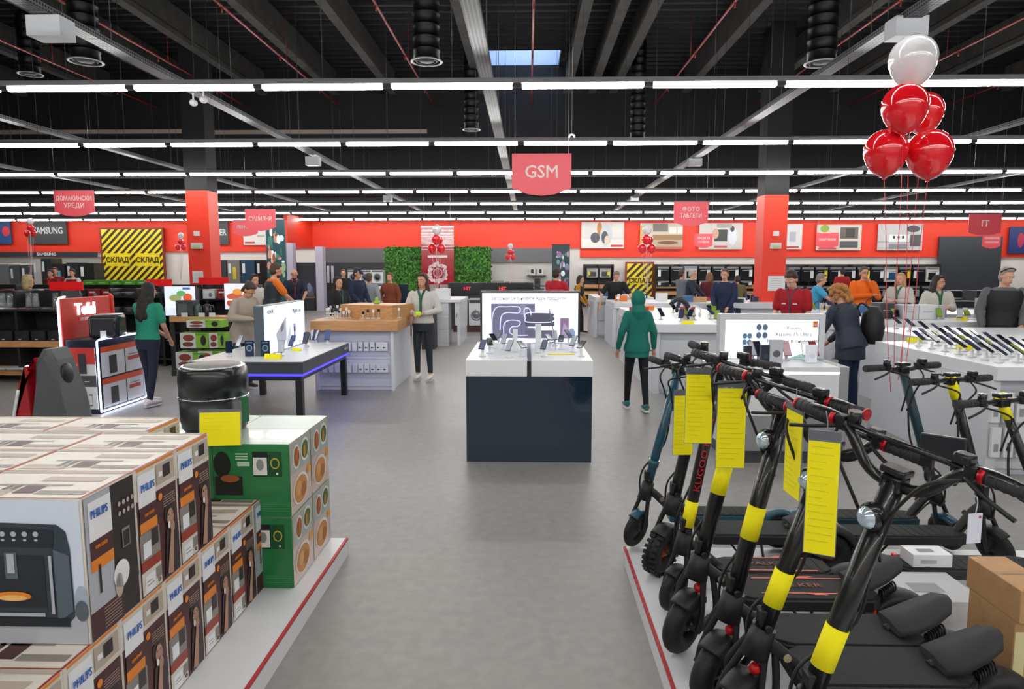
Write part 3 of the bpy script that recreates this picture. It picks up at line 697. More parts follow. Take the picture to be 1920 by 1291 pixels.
MB().box(-w_ * .1, w_ * .1, 0, .06, -A(0, 0, 1)[1] * 0 - (PB(790, 423, 851, 533, 29.2)[2]), 0).build('stand_foot', CR, t)
for s_ in (-1, 1): MB().cyl((s_ * w_ * .8, .03, h_), (s_ * w_ * .8, .03, h_ + 2.6), .01, n=5).build('hanging_wire', STEEL, t)
# stacked washing machines
def washer(name, lab, px0, py0, px1, py1, Y, mat=WHITE, door='#24272b', grp='washing machines', zb=None, d=.55, disp=None):
    x0, x1, z0, z1 = PB(px0, py0, px1, py1, Y)
    if zb is not None: z1 += zb - z0; z0 = zb
    w_ = (x1 - x0) / 2; h_ = z1 - z0
    t = thing(name, lab, 'washing machine', ((x0 + x1) / 2, Y, z0), 0, grp)
    MB().m(mat).box(-w_, w_, 0, d, 0, h_, bev=.01).build('cabinet', None, t)
    MB().box(-w_ * .95, w_ * .95, -.012, 0, h_ * .86, h_ * .97).build('control_panel', M('#3b3e44' if disp is None else disp, .3), t)
    MB().torus((0, -.02, h_ * .45), w_ * .58, .03, 'Y', 24).build('door_ring', M('#8d9096', .3, .5), t)
    MB().lathe([(.01, -.03), (w_ * .5, -.02), (w_ * .55, 0)], 24, (0, -.01, h_ * .45), 'Y').build('door_glass', M(door, .1, coat=.5), t)
    return t
k = 0
for (px0, px1, py0, py1) in ((655, 678, 503, 528), (678, 700, 503, 528), (700, 722, 503, 528), (655, 678, 530, 556), (678, 700, 530, 556), (700, 722, 530, 556)):
    washer('washing_machine', 'white washing machine in the double stack left of the leafy wall, %s row, %s' % ('upper' if py0 < 520 else 'lower', ('left', 'middle', 'right')[k % 3]), px0 - 3, py0, px1 - 4, py1, 29, zb=.5 if py0 > 520 else 1.115, grp='stacked washing machines on the back wall'); k += 1
flat('plinth', 'grey plinth under the double stack of washing machines left of the leafy wall', 'plinth', 650, 556, 719, 570, 28.95, .6, P('#55575c'), zb=0)[0]
for i, (a_, b_) in enumerate(((853, 876), (879, 907))):
    washer('washing_machine', ('white washing machine with a black door glass right of the white desk', 'white washing machine nearest the centre kiosk, silver door ring')[i], a_, 557, b_, 612, 19, zb=.1, door=('#15171b', '#70767d')[i], grp='washing machines under the black header')
flat('plinth', 'dark red plinth under the two front washing machines', 'plinth', 850, 610, 1040, 619, 18.95, .7, P('#3a1c20'), zb=0)
t, w_, h_ = flat('appliance_header', 'black glossy header behind the kiosk with red letters HIT', 'display header', 840, 530, 1000, 552, 19.6, .5, M('#202227', .2), lambda mb, w_, h_: None)
for x_ in (-.55, .28): text(t, 'lettering', 'HIT', (x_ * w_, -.01, h_ * .5), .13, M('#e0303a', .5, emit=.6), bold=.004)
_zz = PB(840, 530, 1000, 552, 19.6)[2]
MB().box(-w_, w_, .1, .5, -_zz, 0).build('back_board', M('#3a3c42', .5), t)
for i in range(5):
    washer('washing_machine', 'white washing machine partly hidden behind the centre kiosk, place %s' % ('one', 'two', 'three', 'four', 'five')[i], 910 + 26 * i, 557, 934 + 26 * i, 612, 19, zb=.1, grp='washing machines under the black header')
flat('television', 'switched-off blue-tinted television screen left of the woman with the green tie', 'television', 727, 533, 765, 572, 17.5, .08, M('#26374a', .12), lambda mb, w_, h_: mb.pell(-w_ * .5, h_ * .7, w_ * .3, h_ * .2, P('#5a7f9c'), 0), zb=.75)
flat('tv_stand', 'black stand under the blue-tinted television', 'stand', 725, 572, 767, 612, 17.6, .4, P('#22242a'), zb=0)
# kitchen niche
flat('kitchen_unit', 'white kitchen unit with a dark oven niche behind the centre kiosk', 'cabinet', 922, 498, 1034, 560, 30.5, .6, P('#cfccc8'), lm(('r', -.55, .05, .25, .62, '#3f4044'), ('r', .3, .5, .98, .54, '#7b7c80'), ('r', -.98, .6, -.6, .64, '#9a9a9a')), zb=0)
x0, x1, z0, z1 = PB(985, 516, 1025, 518, 30.2); kt = [o for o in COL.objects if o.name.startswith('kitchen_unit')][0]
for nm_, (a_, b_, y_, zt_) in (('shelf', (988, 1024, 516, .03)), ('shelf', (998, 1020, 541, .03))):
    x0, x1, z0, z1 = PB(a_, y_, b_, y_ + 2, 30.0); MB().box(x0 - kt.location.x, x1 - kt.location.x, -.7, 0, z1 - .03, z1).build('shelf', DGREY, kt)
for i, px in enumerate((993, 1008)):
    flat('coffee_maker', 'small black and white coffee maker, %s of two on the shelf behind the kiosk' % ('left', 'right')[i], 'coffee maker', px, 503, px + 10, 516, 30.2, .2, P('#e2e2e4'), lm(('r', -.5, .3, .5, .9, '#24262b')))
flat('coffee_maker', 'black coffee machine on the far shelf above the centre kiosk', 'coffee maker', 1002, 522, 1013, 541, 29.8, .2, P('#1d1f24'), lm(('r', -.5, .2, .5, .5, '#4a4c52')))
# left middle recess
for i, (a_, b_) in enumerate(((538, 550), (592, 606))):
    t, w_, h_ = flat('pillar', 'lilac white display pillar, %s of the two left of the washing machines' % ('left', 'right')[i], 'pillar', a_, 455 if i == 0 else 462, b_, 560, 27.8 if i == 0 else 28, .4, P('#b5b0c2'), zb=0)
flat('shelf_niche', 'dark shelf niche between the two lilac pillars', 'niche', 551, 492, 592, 570, 28.3, .4, P('#2d2e33'), lm(('r', .2, .3, .8, .5, '#5a6070'), ('r', -.9, .26, .9, .29, '#8a6a50'), ('e', .4, .48, .2, .1, '#7a84a0')), zb=0)
flat('shelf_niche', 'dark niche wall behind the stacked washing machines', 'niche', 607, 492, 722, 560, 30.4, .3, P('#33353a'), zb=0)
for i, px in enumerate((613, 621)):
    flat('vacuum_cleaner', 'slim upright vacuum cleaner on the dark wall, %s' % ('left', 'right')[i], 'vacuum cleaner', px, 498, px + 4, 530, 30.3, .1, P('#c9ccd6'))
# fridges
fr = [(-12, 18, '#84868b', 495), (20, 38, '#5e6064', 497), (41, 62, '#55575b', 496), (64, 78, '#cfcfcf', 486), (79, 98, '#3b3c40', 484), (100, 121, '#303237', 494), (126, 148, '#3a3b40', 492), (150, 178, '#2c2e2b', 493),
      (410, 425, '#4a4c51', 487), (427, 450, '#8f8a85', 487), (453, 478, '#33536a', 487), (481, 503, '#2a2225', 487)]
cn = ('pale grey', 'grey', 'grey wide', 'white slim', 'black', 'black with blue label', 'charcoal', 'dark olive', 'charcoal narrow', 'beige', 'blue', 'black brown')
for i, (a_, b_, c_, y_) in enumerate(fr):
    x0, x1, z0, z1 = PB(a_, y_, b_, 560, 28.5); w_ = (x1 - x0) / 2
    t = thing('refrigerator', '%s refrigerator standing %s against the back wall' % (cn[i], 'at the far left' if i < 8 else 'right of the left red column'), 'refrigerator', ((x0 + x1) / 2, 28.5, 0), 0, 'refrigerators along the back wall')
    MB().box(-w_, w_, .03, .7, 0, z1, bev=.01).build('cabinet', M(c_, .35, .3), t)
    MB().box(-w_ * .98, w_ * .98, 0, .028, .7, z1 - .02).build('door', M(c_, .3, .3), t); MB().box(-w_ * .98, w_ * .98, 0, .028, .05, .69).build('freezer_door', M(c_, .3, .3), t)
    st = MB().m(P('#dfe3e8')).box(-w_ * .8, -w_ * .4, -.012, -.002, z1 - .55, z1 - .15)
    if i in (9, 5): st.m(P('#d8c22a' if i == 9 else '#4aa8c0')).box(-w_ * .1, w_ * .4, -.012, -.002, z1 - .8, z1 - .3)
    st.build('energy_label', None, t)
# ovens and hobs along the right part of the back wall
def oven(lab, px0, py0, px1, py1, Y, c_, glass='#1c2024', tagc=('#e3e5e8',), k=0):
    x0, x1, z0, z1 = PB(px0, py0, px1, py1, Y); w_ = (x1 - x0) / 2; h_ = z1 - z0
    t = thing('built_in_oven', lab, 'oven', ((x0 + x1) / 2, Y, z0), 0, 'ovens on the display rack of the right wall')
    MB().box(-w_, w_, .02, .45, 0, h_).build('cabinet', M(c_, .35), t)
    MB().box(-w_ * .96, w_ * .96, 0, .018, .02, h_ * .78).build('door', M(glass if c_[1] < '8' else c_, .15), t)
    MB().box(-w_ * .7, w_ * .7, -.012, -.001, h_ * .12, h_ * .62).build('window', M(glass, .08), t)
    MB().cyl((-w_ * .7, -.03, h_ * .7), (w_ * .7, -.03, h_ * .7), .012, n=6).build('handle', STEEL, t)
    MB().box(-w_ * .9, w_ * .9, -.004, .018, h_ * .84, h_ * .97).build('control_panel', M('#8f9196', .3, .4), t)
    tg = random.Random(k).choice([(.35, .85), (-.85, -.4), (.45, .95)])
    MB().box(tg[0] * w_, tg[1] * w_, -.016, -.008, h_ * .25, h_ * .75).build('energy_label', P(tagc[k % len(tagc)]), t)
rk = M('#202124', .5)
def rack(lab, px0, px1, Y, wood_=True):
    x0, x1, z0, z1 = PB(px0, 495, px1, 560, Y); w_ = (x1 - x0) / 2
    t = thing('display_rack', lab, 'rack', ((x0 + x1) / 2, Y, 0), 0)
    zt_ = z1; MB().box(-w_, w_, .5, .56, 0, zt_).build('back_panel', rk, t)
    n = max(2, int(w_ * 2 / .95))
    for k in range(n + 1):
        x = -w_ + 2 * w_ * k / n; MB().box(x - .02, x + .02, 0, .5, 0, zt_).build('post', rk, t)
    for z in (.55, .85) if wood_ else (1.18,):
        MB().m(wood() if wood_ else rk).box(-w_, w_, .0, .49, z, z + (.17 if wood_ else .04)).build('shelf', None, t)
    return t
rack('black oven rack with wood shelves left of the right column', 1230, 1415, 31)
rack('black shelf rack with wooden shelves behind the man in black', 1095, 1150, 31)
rack('long black oven rack right of the right column', 1476, 1762, 31, False)
cols = ['#26282c', '#2c2d30', '#c9cac8', '#222427', '#26282c', '#292b2f', '#242629']
for i in range(7): oven('black oven on the rack left of the right column, place %s from left' % ('one', 'two', 'three', 'four', 'five', 'six', 'seven')[i], 1232 + 26 * i, 499, 1255 + 26 * i, 524, 30.9, cols[i], k=i)
for i in range(7): oven('black oven on the lower shelf under place %s of the rack left of the column' % ('one', 'two', 'three', 'four', 'five', 'six', 'seven')[i], 1232 + 26 * i, 526, 1255 + 26 * i, 537, 30.9, '#232528', k=i + 9)
c2 = ['#222428', '#26282b', '#292b2e', '#232529', '#26282c', '#232528', '#26282c', '#cfd0ce', '#1f2124', '#26282b', '#d4d3cc']
for i in range(11): oven('%s oven in the top row right of the right column, place %s from left' % ('white' if i in (7, 10) else 'black', ('one', 'two', 'three', 'four', 'five', 'six', 'seven', 'eight', 'nine', 'ten', 'eleven')[i]), 1477 + 26 * i, 500, 1501 + 26 * i, 528, 30.9, c2[i], '#2b5a80' if i == 7 else '#1c2024', ('#e3e5e8', '#e3e5e8', '#ecd92a'), i)
for i in range(9): oven('black oven in the lower row right of the right column, place %s from left' % ('one', 'two', 'three', 'four', 'five', 'six', 'seven', 'eight', 'nine')[i], 1480 + 31 * i, 536, 1507 + 31 * i, 562, 29.6, '#26282c', '#191b1f', ('#c9cbd0', '#8a8c92'), i + 30)
for i, px in enumerate((1101, 1125)):
    oven('small pale microwave oven on the rack behind the man in black, %s' % ('left', 'right')[i], px, 503, px + 20, 520, 30.8, '#bfc0bf', '#55585c', ('#e9dc30',), i)
# ------------------------------------------------------------------ gondolas at the left
RS2 = M('#d3070c', .5, emit=.15)
def gondola(lab, px0, px1, ptop, Y, d, shelves, nposts=3, mat=M('#1d1e22', .5), wooden=()):
    x0, x1, z0, z1 = PB(px0, ptop, px1, ptop + 50, Y); w_ = (x1 - x0) / 2
    t = thing('gondola_shelf', lab, 'shelf', ((x0 + x1) / 2, Y, 0))
    MB().box(-w_, w_, d * .5, d * .5 + .04, 0, z1).build('back_panel', mat, t)
    for k in range(nposts): x = -w_ + .02 + (2 * w_ - .04) * k / (nposts - 1); MB().box(x - .02, x + .02, 0, d * .5, 0, z1).build('post', mat, t)
    for z in shelves: MB().m(OAK if z in wooden else mat).box(-w_, w_, -.02, d * .5, z, z + (.1 if z in wooden else .03)).build('shelf', None, t)
    return t, ((x0 + x1) / 2), w_, z1
gY = 10.4
g1, gx, gw, gz = gondola('black gondola shelf with oak edge behind the glowing red stand', -60, 116, 546, gY, .8, [.12, .56, 1.12], 3, wooden=(.56, .12))
g2, gx2, gw2, gz2 = gondola('black gondola shelf behind the woman in the teal shirt', 205, 352, 541, 12.2, .8, [.12, .6, .95, 1.25], 4)
gondola('long low black gondola across the left, behind the stands', -60, 480, 534, 14.5, .7, [.12, .7, 1.1], 7)
def topsign(lab, px0, py0, px1, py1, Y):
    x0, x1, z0, z1 = PB(px0, py0, px1, py1, Y)
    t = thing('header_sign', lab, 'sign', ((x0 + x1) / 2, Y, z0), 0, 'plain red header signs'); w_ = (x1 - x0) / 2
    MB().box(-w_, w_, 0, .02, 0, z1 - z0, bev=.004).build('board', RS2, t); MB().box(-w_ * .8, -w_ * .75, .005, .015, -.06, 0).box(w_ * .75, w_ * .8, .005, .015, -.06, 0).build('bracket', STEEL, t)
topsign('plain red header sign above the left gondola, near the blonde head', 92, 528, 155, 544, 10.8)
topsign('plain red header sign above the woman in the teal shirt', 273, 523, 322, 536, 12.6)
topsign('plain red header sign below the left red column', 372, 520, 429, 533, 14.8)
def pbox(lab, px0, py0, px1, py1, Y, d, c_, els, grp, zb=None, name='product_box'):
    def dec(mb, w_, h_, d_):
        for i, e in enumerate(els):
            if e[0] == 'r': mb.prect(e[1] * w_, e[2] * h_, e[3] * w_, e[4] * h_, P(e[5]), i)
            else: mb.pell(e[1] * w_, e[2] * h_, e[3] * w_, e[4] * h_, P(e[5]), i)
    return bbox(name, lab, 'box', px0, py0, px1, py1, Y, d, P(c_), grp, zb=zb, decal=dec)
FE = [('e', .2, .45, .35, .25, '#6b4238'), ('r', -.8, .72, -.1, .88, '#9aa0a6'), ('r', -1, 0, 1, .08, '#b03038'), ('e', .1, .2, .15, .06, '#a8a8a4')]
for i, (a_, b_) in enumerate(((-30, 8), (10, 31), (33, 73), (77, 117))):
    pbox(('white', 'grey and orange', 'dark grey grill', 'dark grey pan')[i] + ' product box on the gondola shelf behind the red stand', a_, 577, b_, 614, 10.38, .28, ('#d8d8da', '#8a8c94', '#45464a', '#4a4b50')[i], [('e', .3, .5, .4, .3, '#c98a4a')] if i < 2 else FE, 'product boxes on the left gondola', zb=1.15 - .0 if False else 1.15)
# glass jars standing above
for i, px in enumerate((8, 22, 58, 70, 108)):
    x, z = A(px, 572, 10.5); t = thing('glass_jug', 'clear glass jug on the rail above the product boxes, %s from left' % ('first', 'second', 'third', 'fourth', 'fifth')[i], 'jug', (x, 10.72, 1.46), 0, 'glass jugs at the left')
    bpy.data.objects.remove(t)
for i in range(5):
    pbox('black appliance carton standing on the oak shelf, %s from left' % ('first', 'second', 'third', 'fourth', 'fifth')[i], -34 + 31 * i, 620, -8 + 31 * i, 650, 10.38, .25, '#1c1c22', [('r', -.5, .1, -.1, .2, '#a9a9ad'), ('r', .1, .3, .8, .8, '#26262e')], 'dark cartons on the oak shelf', zb=.66)
for i in range(4):
    pbox('pale crate on the lowest shelf behind the grey seat back, %s from left' % ('first', 'second', 'third', 'fourth')[i], -20 + 34 * i, 690, 10 + 34 * i, 740, 10.3, .25, ('#b9bcc0', '#c4c7cb', '#a9acb2', '#9a8f86')[i], [('r', -.8, .5, .8, .6, '#8d9096')], 'pale crates on the lowest shelf', zb=.22)
# black boxes on the second gondola and green hob cartons
for r_ in range(2):
    for i in range(6):
        pbox('black kitchenware box on the far gondola, %s shelf, place %s' % (('middle', 'upper')[r_], ('one', 'two', 'three', 'four', 'five', 'six')[i]), 208 + 24 * i, (575, 548)[r_], 229 + 24 * i, (597, 566)[r_], 12.18, .2, '#232429', [('e', 0, .5, .5, .3, '#4c4d52'), ('r', -.6, .8, .6, .86, '#a0a2a8')], 'black boxes on the far gondola', zb=(.98, 1.28)[r_])
rn = random.Random(11)
for i in range(6):
    pbox('green pack lying on top of the long low gondola, place %d from left' % (i + 1), 156 + 25 * i, 525, 178 + 25 * i, 534, 14.7, .2, '#4f9a35', [('r', -.6, .3, .5, .6, '#8fc46a')], 'green packs on the gondola top', zb=PB(0, 534, 10, 584, 14.5)[3])
zt2 = PB(0, 534, 10, 584, 14.5)[3]
for i in range(17):
    if 92 < 2 + 27 * i < 130: continue
    c_ = rn.choice(['#2b2c31', '#3a3b41', '#55565c', '#8b1f24', '#c9cacd', '#31406a', '#2b2c31'])
    pbox('%s kitchen product box on the long low gondola shelf, place %d from left' % ({'#2b2c31': 'black', '#3a3b41': 'charcoal', '#55565c': 'grey', '#8b1f24': 'dark red', '#c9cacd': 'white', '#31406a': 'blue'}[c_], i + 1), 2 + 27 * i, 542, 24 + 27 * i, 556, 14.48, .25, c_, [('r', -.7, .6, .3, .75, '#d0d2d6'), ('e', .3, .4, .3, .25, '#77797f')], 'boxes on the long low gondola', zb=1.132)
GRB = [('r', -1, 0, .1, 1, '#c9cfcb'), ('e', -.4, .68, .4, .22, '#8c3a30'), ('e', -.45, .25, .4, .16, '#7a4038'), ('e', .65, .5, .2, .35, '#26281f'), ('r', .1, .85, .9, .97, '#5f9e3c')]
k = 0
for (a_, y0_, b_, y1_) in ((330, 660, 388, 695), (372, 658, 421, 694), (338, 624, 391, 659), (392, 624, 422, 659), (350, 600, 414, 623)):
    pbox('bright green and white grill carton stacked left of the writing woman, place %s' % ('one', 'two', 'three', 'four', 'five')[k], a_, y0_, b_, y1_, 11.3 - .0 * k, .3, '#86b840', GRB, 'green grill cartons', zb=(.1, .1, .445, .445, .79)[k]); k += 1
t, w_, h_ = flat('low_shelf', 'dark low shelf under the green grill cartons', 'shelf', 322, 695, 424, 712, 11.1, .7, P('#26272b'), zb=0)
# oak counter with kettles and a lit poster
def table(name, lab, cat, x0, x1, y0, y1, z0, z1, top, leg, lt=.06, apron=None, legs=None, grp=None):
    t = thing(name, lab, cat, ((x0 + x1) / 2, (y0 + y1) / 2, 0), 0, grp); w_ = (x1 - x0) / 2; d_ = (y1 - y0) / 2
    MB().box(-w_, w_, -d_, d_, z0, z1, bev=.004).build('table_top', top, t)
    for sx in (-1, 1):
        for sy in (-1, 1): MB().box(sx * w_ - (lt if sx > 0 else 0), sx * w_ + (lt if sx < 0 else 0), sy * d_ - (lt if sy > 0 else 0), sy * d_ + (lt if sy < 0 else 0), 0, z0).build('leg', leg, t)
    return t
xs = PB(300, 596, 415, 606, 11.4)
table('oak_table', 'narrow oak topped shelf table carrying toasters and kettles above the green cartons', 'table', xs[0], xs[1], 11.7, 12.15, xs[2], xs[3], OAK, M('#26272b'))
def poster(lab, px0, py0, px1, py1, Y, c_, els, cat='light box', zb=None, d=.08, name='light_box', e=1.2):
    x0, x1, z0, z1 = PB(px0, py0, px1, py1, Y)
    if zb: z0 = zb
    t = thing(name, lab, cat, ((x0 + x1) / 2, Y, z0)); w_ = (x1 - x0) / 2; h_ = z1 - z0
    MB().box(-w_, w_, 0, d, 0, h_).build('case', M('#2a2c30', .4), t)
    mb = MB().m(P(c_, e)).box(-w_ * .985, w_ * .985, -.004, -.001, h_ * .01, h_ * .99)
    for i, el in enumerate(els):
        if el[0] == 'r': mb.prect(el[1] * w_, el[2] * h_, el[3] * w_, el[4] * h_, P(el[5], e), i, 'Y', -.004)
        elif el[0] == 'p': mb.pr([(p[0] * w_, p[1] * h_) for p in el[1]], P(el[2], e), i, 'Y', -.004)
        else: mb.pell(el[1] * w_, el[2] * h_, el[3] * w_, el[4] * h_, P(el[5], e), i, 'Y', -.004)
    mb.build('lit_face', None, t)
    return t, w_, h_
poster('lit poster with food and yellow bottle left of the writing woman', 309, 536, 367, 596, 11.95, '#cfd8ea', [('e', -.3, .6, .4, .12, '#8a8f60'), ('e', .5, .62, .3, .14, '#c8552c'), ('r', -.9, .4, .2, .46, '#f0f4ff'), ('r', -.9, .28, .1, .33, '#e8eefc'), ('e', -.2, .2, .1, .22, '#d9a820'), ('e', .1, .75, .3, .1, '#5a9a5a'), ('r', .2, .88, .7, .96, '#46689a')], zb=xs[3], e=.75)
t, w_, h_ = poster('lit poster with fruit jars beside the writing woman head', 421, 531, 460, 580, 13.2, '#d2d4e2', [('e', 0, .5, .8, .14, '#b5553a'), ('e', .3, .68, .5, .12, '#c98a3c'), ('e', -.3, .25, .5, .15, '#b04030'), ('r', -.8, .35, .8, .4, '#f0f0fa')], e=.7)
MB().box(-.05, .05, .02, .07, -t.location.z, 0).build('stand_post', DGREY, t)
t, w_, h_ = flat('toaster_oven', 'dark grey toaster oven on the oak table in front of the lit poster', 'oven', 330, 563, 362, 596, 11.75, .25, P('#3f4347'), lm(('r', -.8, .15, .3, .8, '#5c6166')), zb=xs[3])
for i, px in enumerate((352, 366, 384)):
    x, _ = A(px, 590, 11.78); t = thing('kettle', '%s electric kettle on the oak table, %s' % (('black', 'green grey', 'black')[i], ('left', 'middle', 'right')[i]), 'kettle', (x + .03, 11.82, xs[3]), 0, 'kettles on the oak table')
    MB().lathe([(.07, 0), (.075, .02), (.06, .17), (.05, .2), (.01, .215)], 16).build('body', M(('#1a1b1e', '#3c5048', '#1d1e22')[i], .25), t); MB().tube([(.05, 0, .19), (.11, 0, .17), (.11, 0, .07), (.07, 0, .04)], .01, 6).build('handle', BLACK, t)
# white cards
for i, px in enumerate((340, 372, 392)):
    flat('price_card', 'small white price card on the oak table edge, %s' % ('left', 'middle', 'right')[i], 'price tag', px, 586, px + 12, 600, 11.72, .004, WHITE, zb=xs[3])
# glass jugs hanging rail
for i, px in enumerate((10, 24, 60, 72, 110)):
    x, z = A(px, 575, 10.55)
    t = thing('glass_jug', 'clear glass jug standing on the product boxes at far left, %s from left' % ('first', 'second', 'third', 'fourth', 'fifth')[i], 'jug', (x, 10.5, z), 0, 'glass jugs at the left')
    MB().lathe([(.05, 0), (.055, .01), (.045, .1), (.04, .22), (.037, .22), (.042, .1), (.05, .015), (.02, .012)], 16).build('glass', M('#e6edf0', .05, trans=.85), t)

# ------------------------------------------------------------------ glowing red stand at left
sx, sy = G(190, 776); sl = G(130, 776)[0]; yb = sy + 1.0; zc_ = .92
t = thing('display_stand', 'red product stand with white glowing edges and lit brand letters at left', 'display stand', ((sl + sx) / 2, sy, 0)); w_ = (sx - sl) / 2
NAVY = M('#10182c', .4); NEO = M('#dfe8ff', .5, emit=9); TR = M('#c9362c', .45); TW = M('#d2d3d6', .4); TO = M('#d8542a', .45)
MB().box(-w_, w_, .0, 1.0, 0, zc_, bev=.01).build('cabinet', NAVY, t)
mb = MB().m(TW).box(-w_ * .86, w_ * .86, -.006, -.001, .06, zc_ - .1)
q = lambda a, b_, c_, d_, m_, o=0: mb.prect(a * w_, b_, c_ * w_, d_, m_, o, 'Y', -.006)
q(-.86, .62, .86, zc_ - .1, TR); q(-.2, .5, .3, .75, M('#34353a'), 1); q(-.28, .54, -.18, .68, TR, 2); q(-.86, .34, .86, .48, M('#4a484c')); mb.pell(-w_ * .4, .41, w_ * .4, .045, M('#a8562c'), 1, 'Y', -.006); q(.1, .4, .4, .41, TW, 1)
for k in range(3): q(-.45 + .38 * k, .1, -.2 + .38 * k, .25, M('#6a6b6e'), 1); q(-.42 + .38 * k, .12, -.23 + .38 * k, .23, TW, 2)
q(-.7, .28, -.35, .3, M('#5a8a96'), 1)
mb.build('front_print', None, t)
mb = MB()
def qs(y0, z0, y1, z1, m_, o=0): mb.prect(y0, z0, y1, z1, m_, o, 'X', w_ + .002)
for (z0, z1) in ((.06, .42), (.44, .82)):
    qs(.06, z0, .55, z1, TW); qs(.57, z0, .94, z1, TW); qs(.06, z1 - .07, .94, z1, TO, 1); qs(.22, z0 + .03, .38, z1 - .12, M('#3f3b3a'), 1); qs(.62, z0 + .15, .88, z0 + .2, M('#c0443a'), 1); qs(.64, z0 + .22, .86, z0 + .23, M('#55565a'), 1)
mb.build('side_print', None, t)
MB().box(-w_ - .05, -w_ - .002, -.02, 1.02, 0, 1.42, bev=.01).build('side_panel', TR, t)
bx0, bx1, bz0, bz1 = PB(122, 549, 214, 640, yb)
MB().prism([(sl - (sl + sx) / 2 - .03, zc_), (bx1 - (sl + sx) / 2, zc_), (bx1 - (sl + sx) / 2, bz1 - .04), (bx1 - (sl + sx) / 2 - .04, bz1), (sl - (sl + sx) / 2 - .03, bz1)], .98, 1.02, 'Y').build('back_panel', TR, t)
text(t, 'lettering', 'Tefal', (-w_ + .006, .43, 1.27), .2, M('#ffffff', .5, emit=2.2), (90, 0, 90), bold=.006, ext=.006)
text(t, 'lettering', 'за вкуса', (-w_ + .004, .45, 1.15), .07, M('#e8d8d8'), (90, 0, 90), bold=.001)
MB().tube([(-w_ - .025, -.035, .02), (-w_ - .025, -.035, 1.38), (-w_ - .025, 0, 1.43), (-w_ - .025, .1, 1.44)], .011, 8, False).build('light_strip', NEO, t)
MB().tube([(w_ + .012, -.012, .03), (w_ + .012, -.012, zc_ - .02), (w_ + .012, .04, zc_ + .0), (w_ + .012, 1.0, zc_ + .0), (w_ + .012, 1.0, .03), (w_ + .012, -.012, .03)], .010, 8, False).build('light_strip', NEO, t)
x, y = G(203, 632, zc_)
t = thing('air_fryer', 'black boxy air fryer with side handle on the glowing red stand', 'air fryer', (x, max(y, sy + .3), zc_ + .001), R(15))
MB().box(-.17, .17, -.17, .2, 0, .29, bev=.05).build('body', M('#24262c', .25), t); MB().box(-.1, .16, -.14, .12, .289, .296).build('lid', STEEL, t); MB().tube([(.13, -.17, .06), (.15, -.23, .08), (.15, -.23, .17), (.13, -.17, .2)], .014, 6).build('handle', BLACK, t)
flat('price_card', 'white price card in front of the air fryer on the red stand', 'price tag', 188, 620, 199, 634, sy + .1, .004, WHITE, zb=zc_)
# grey seat back with red shell at far left
x, y = G(40, 800)
t = thing('massage_seat', 'dark grey upright moulded back with a glossy red shell behind the cartons', 'massage chair', (-3.55, 5.0, 0))
MB().prism([(-.13, 0), (.22, 0), (.2, .4), (.13, .85), (.08, 1.12), (.04, 1.2), (-.02, 1.2), (-.08, 1.1), (-.12, .6)], -.14, .14, 'Y', bev=.05).build('back_shell', M('#4d4f52', .6), t)
MB().prism([(-.36, 0), (-.14, 0), (-.13, .7), (-.09, 1.1), (-.12, 1.13), (-.24, .95), (-.34, .6)], -.12, .12, 'Y', bev=.06).build('red_shell', M('#a5101c', .1, coat=1), t)
MB().ell((.1, -.02, 1.0), (.02, .07, .09)).build('grip_hole', BLACK, t)
MB().tube([(-.2, -.13, .9), (-.26, -.14, .6), (-.28, -.13, .2)], .012, 6).build('trim_line', M('#d8dadd', .2), t)
# ------------------------------------------------------------------ phone table with blue light
T0 = G(567, 678, .74); T1 = G(662, 641, .74)
tx1 = T0[0] + .0; ty0 = T0[1]; ty1 = 9.55; tx0 = G(375, 672, .74)[0]
t = thing('display_table', 'white topped phone table with a blue glowing strip under its dark grey edge', 'table', ((tx0 + tx1) / 2, (ty0 + ty1) / 2, 0)); w_ = (tx1 - tx0) / 2; d_ = (ty1 - ty0) / 2
MB().box(-w_, w_, -d_, d_, .735, .742).build('table_top', WHITE, t)
MB().box(-w_ - .004, w_ + .004, -d_ - .004, d_ + .004, .60, .7345).build('edge_band', M('#3d434b', .4), t)
MB().box(-w_ + .01, w_ - .0, -d_ + .0, d_ - .01, .575, .599).build('light_strip', M('#2a22ff', .5, emit=6), t)
MB().box(-w_ + .03, w_ - .03, -d_ + .03, d_ - .03, .52, .574).build('frame', BLACK, t)
for sx_, sy_ in ((-1, -1), (1, -1), (-1, 1), (1, 1)):
    MB().cb((sx_ * (w_ - .06), sy_ * (d_ - .06), .26), (.075, .075, .52)).build('leg', BLACK, t)
text(t, 'lettering', 'HONOR', (w_ + .008, d_ - .15, .67), .05, WHITE, (90, 0, 90))
TZ = .742
PHY = (M('#1f2024', .15), M('#e8e8ea', .3))
def spot(px, py, z): return G(px, py, z)
lx = -3.2; ly0, ly1 = 8.02, 9.5
t = thing('light_box', 'white lit phone advertising box standing along the blue lit table', 'light box', (lx, ly0, TZ)); L = ly1 - ly0; H_ = .6
MB().box(-.06, .06, 0, L, 0, H_, bev=.006).build('case', M('#59666f', .4), t)
EF = lambda h: M(h, .5, emit=1.0)
mb = MB().m(EF('#dfe3f2')).box(.0605, .063, .01, L - .01, .01, H_ - .01); 
p_ = lambda pts, m_, o=0: mb.pr([(a * L, b_ * H_) for a, b_ in pts], m_, o, 'X', .063)
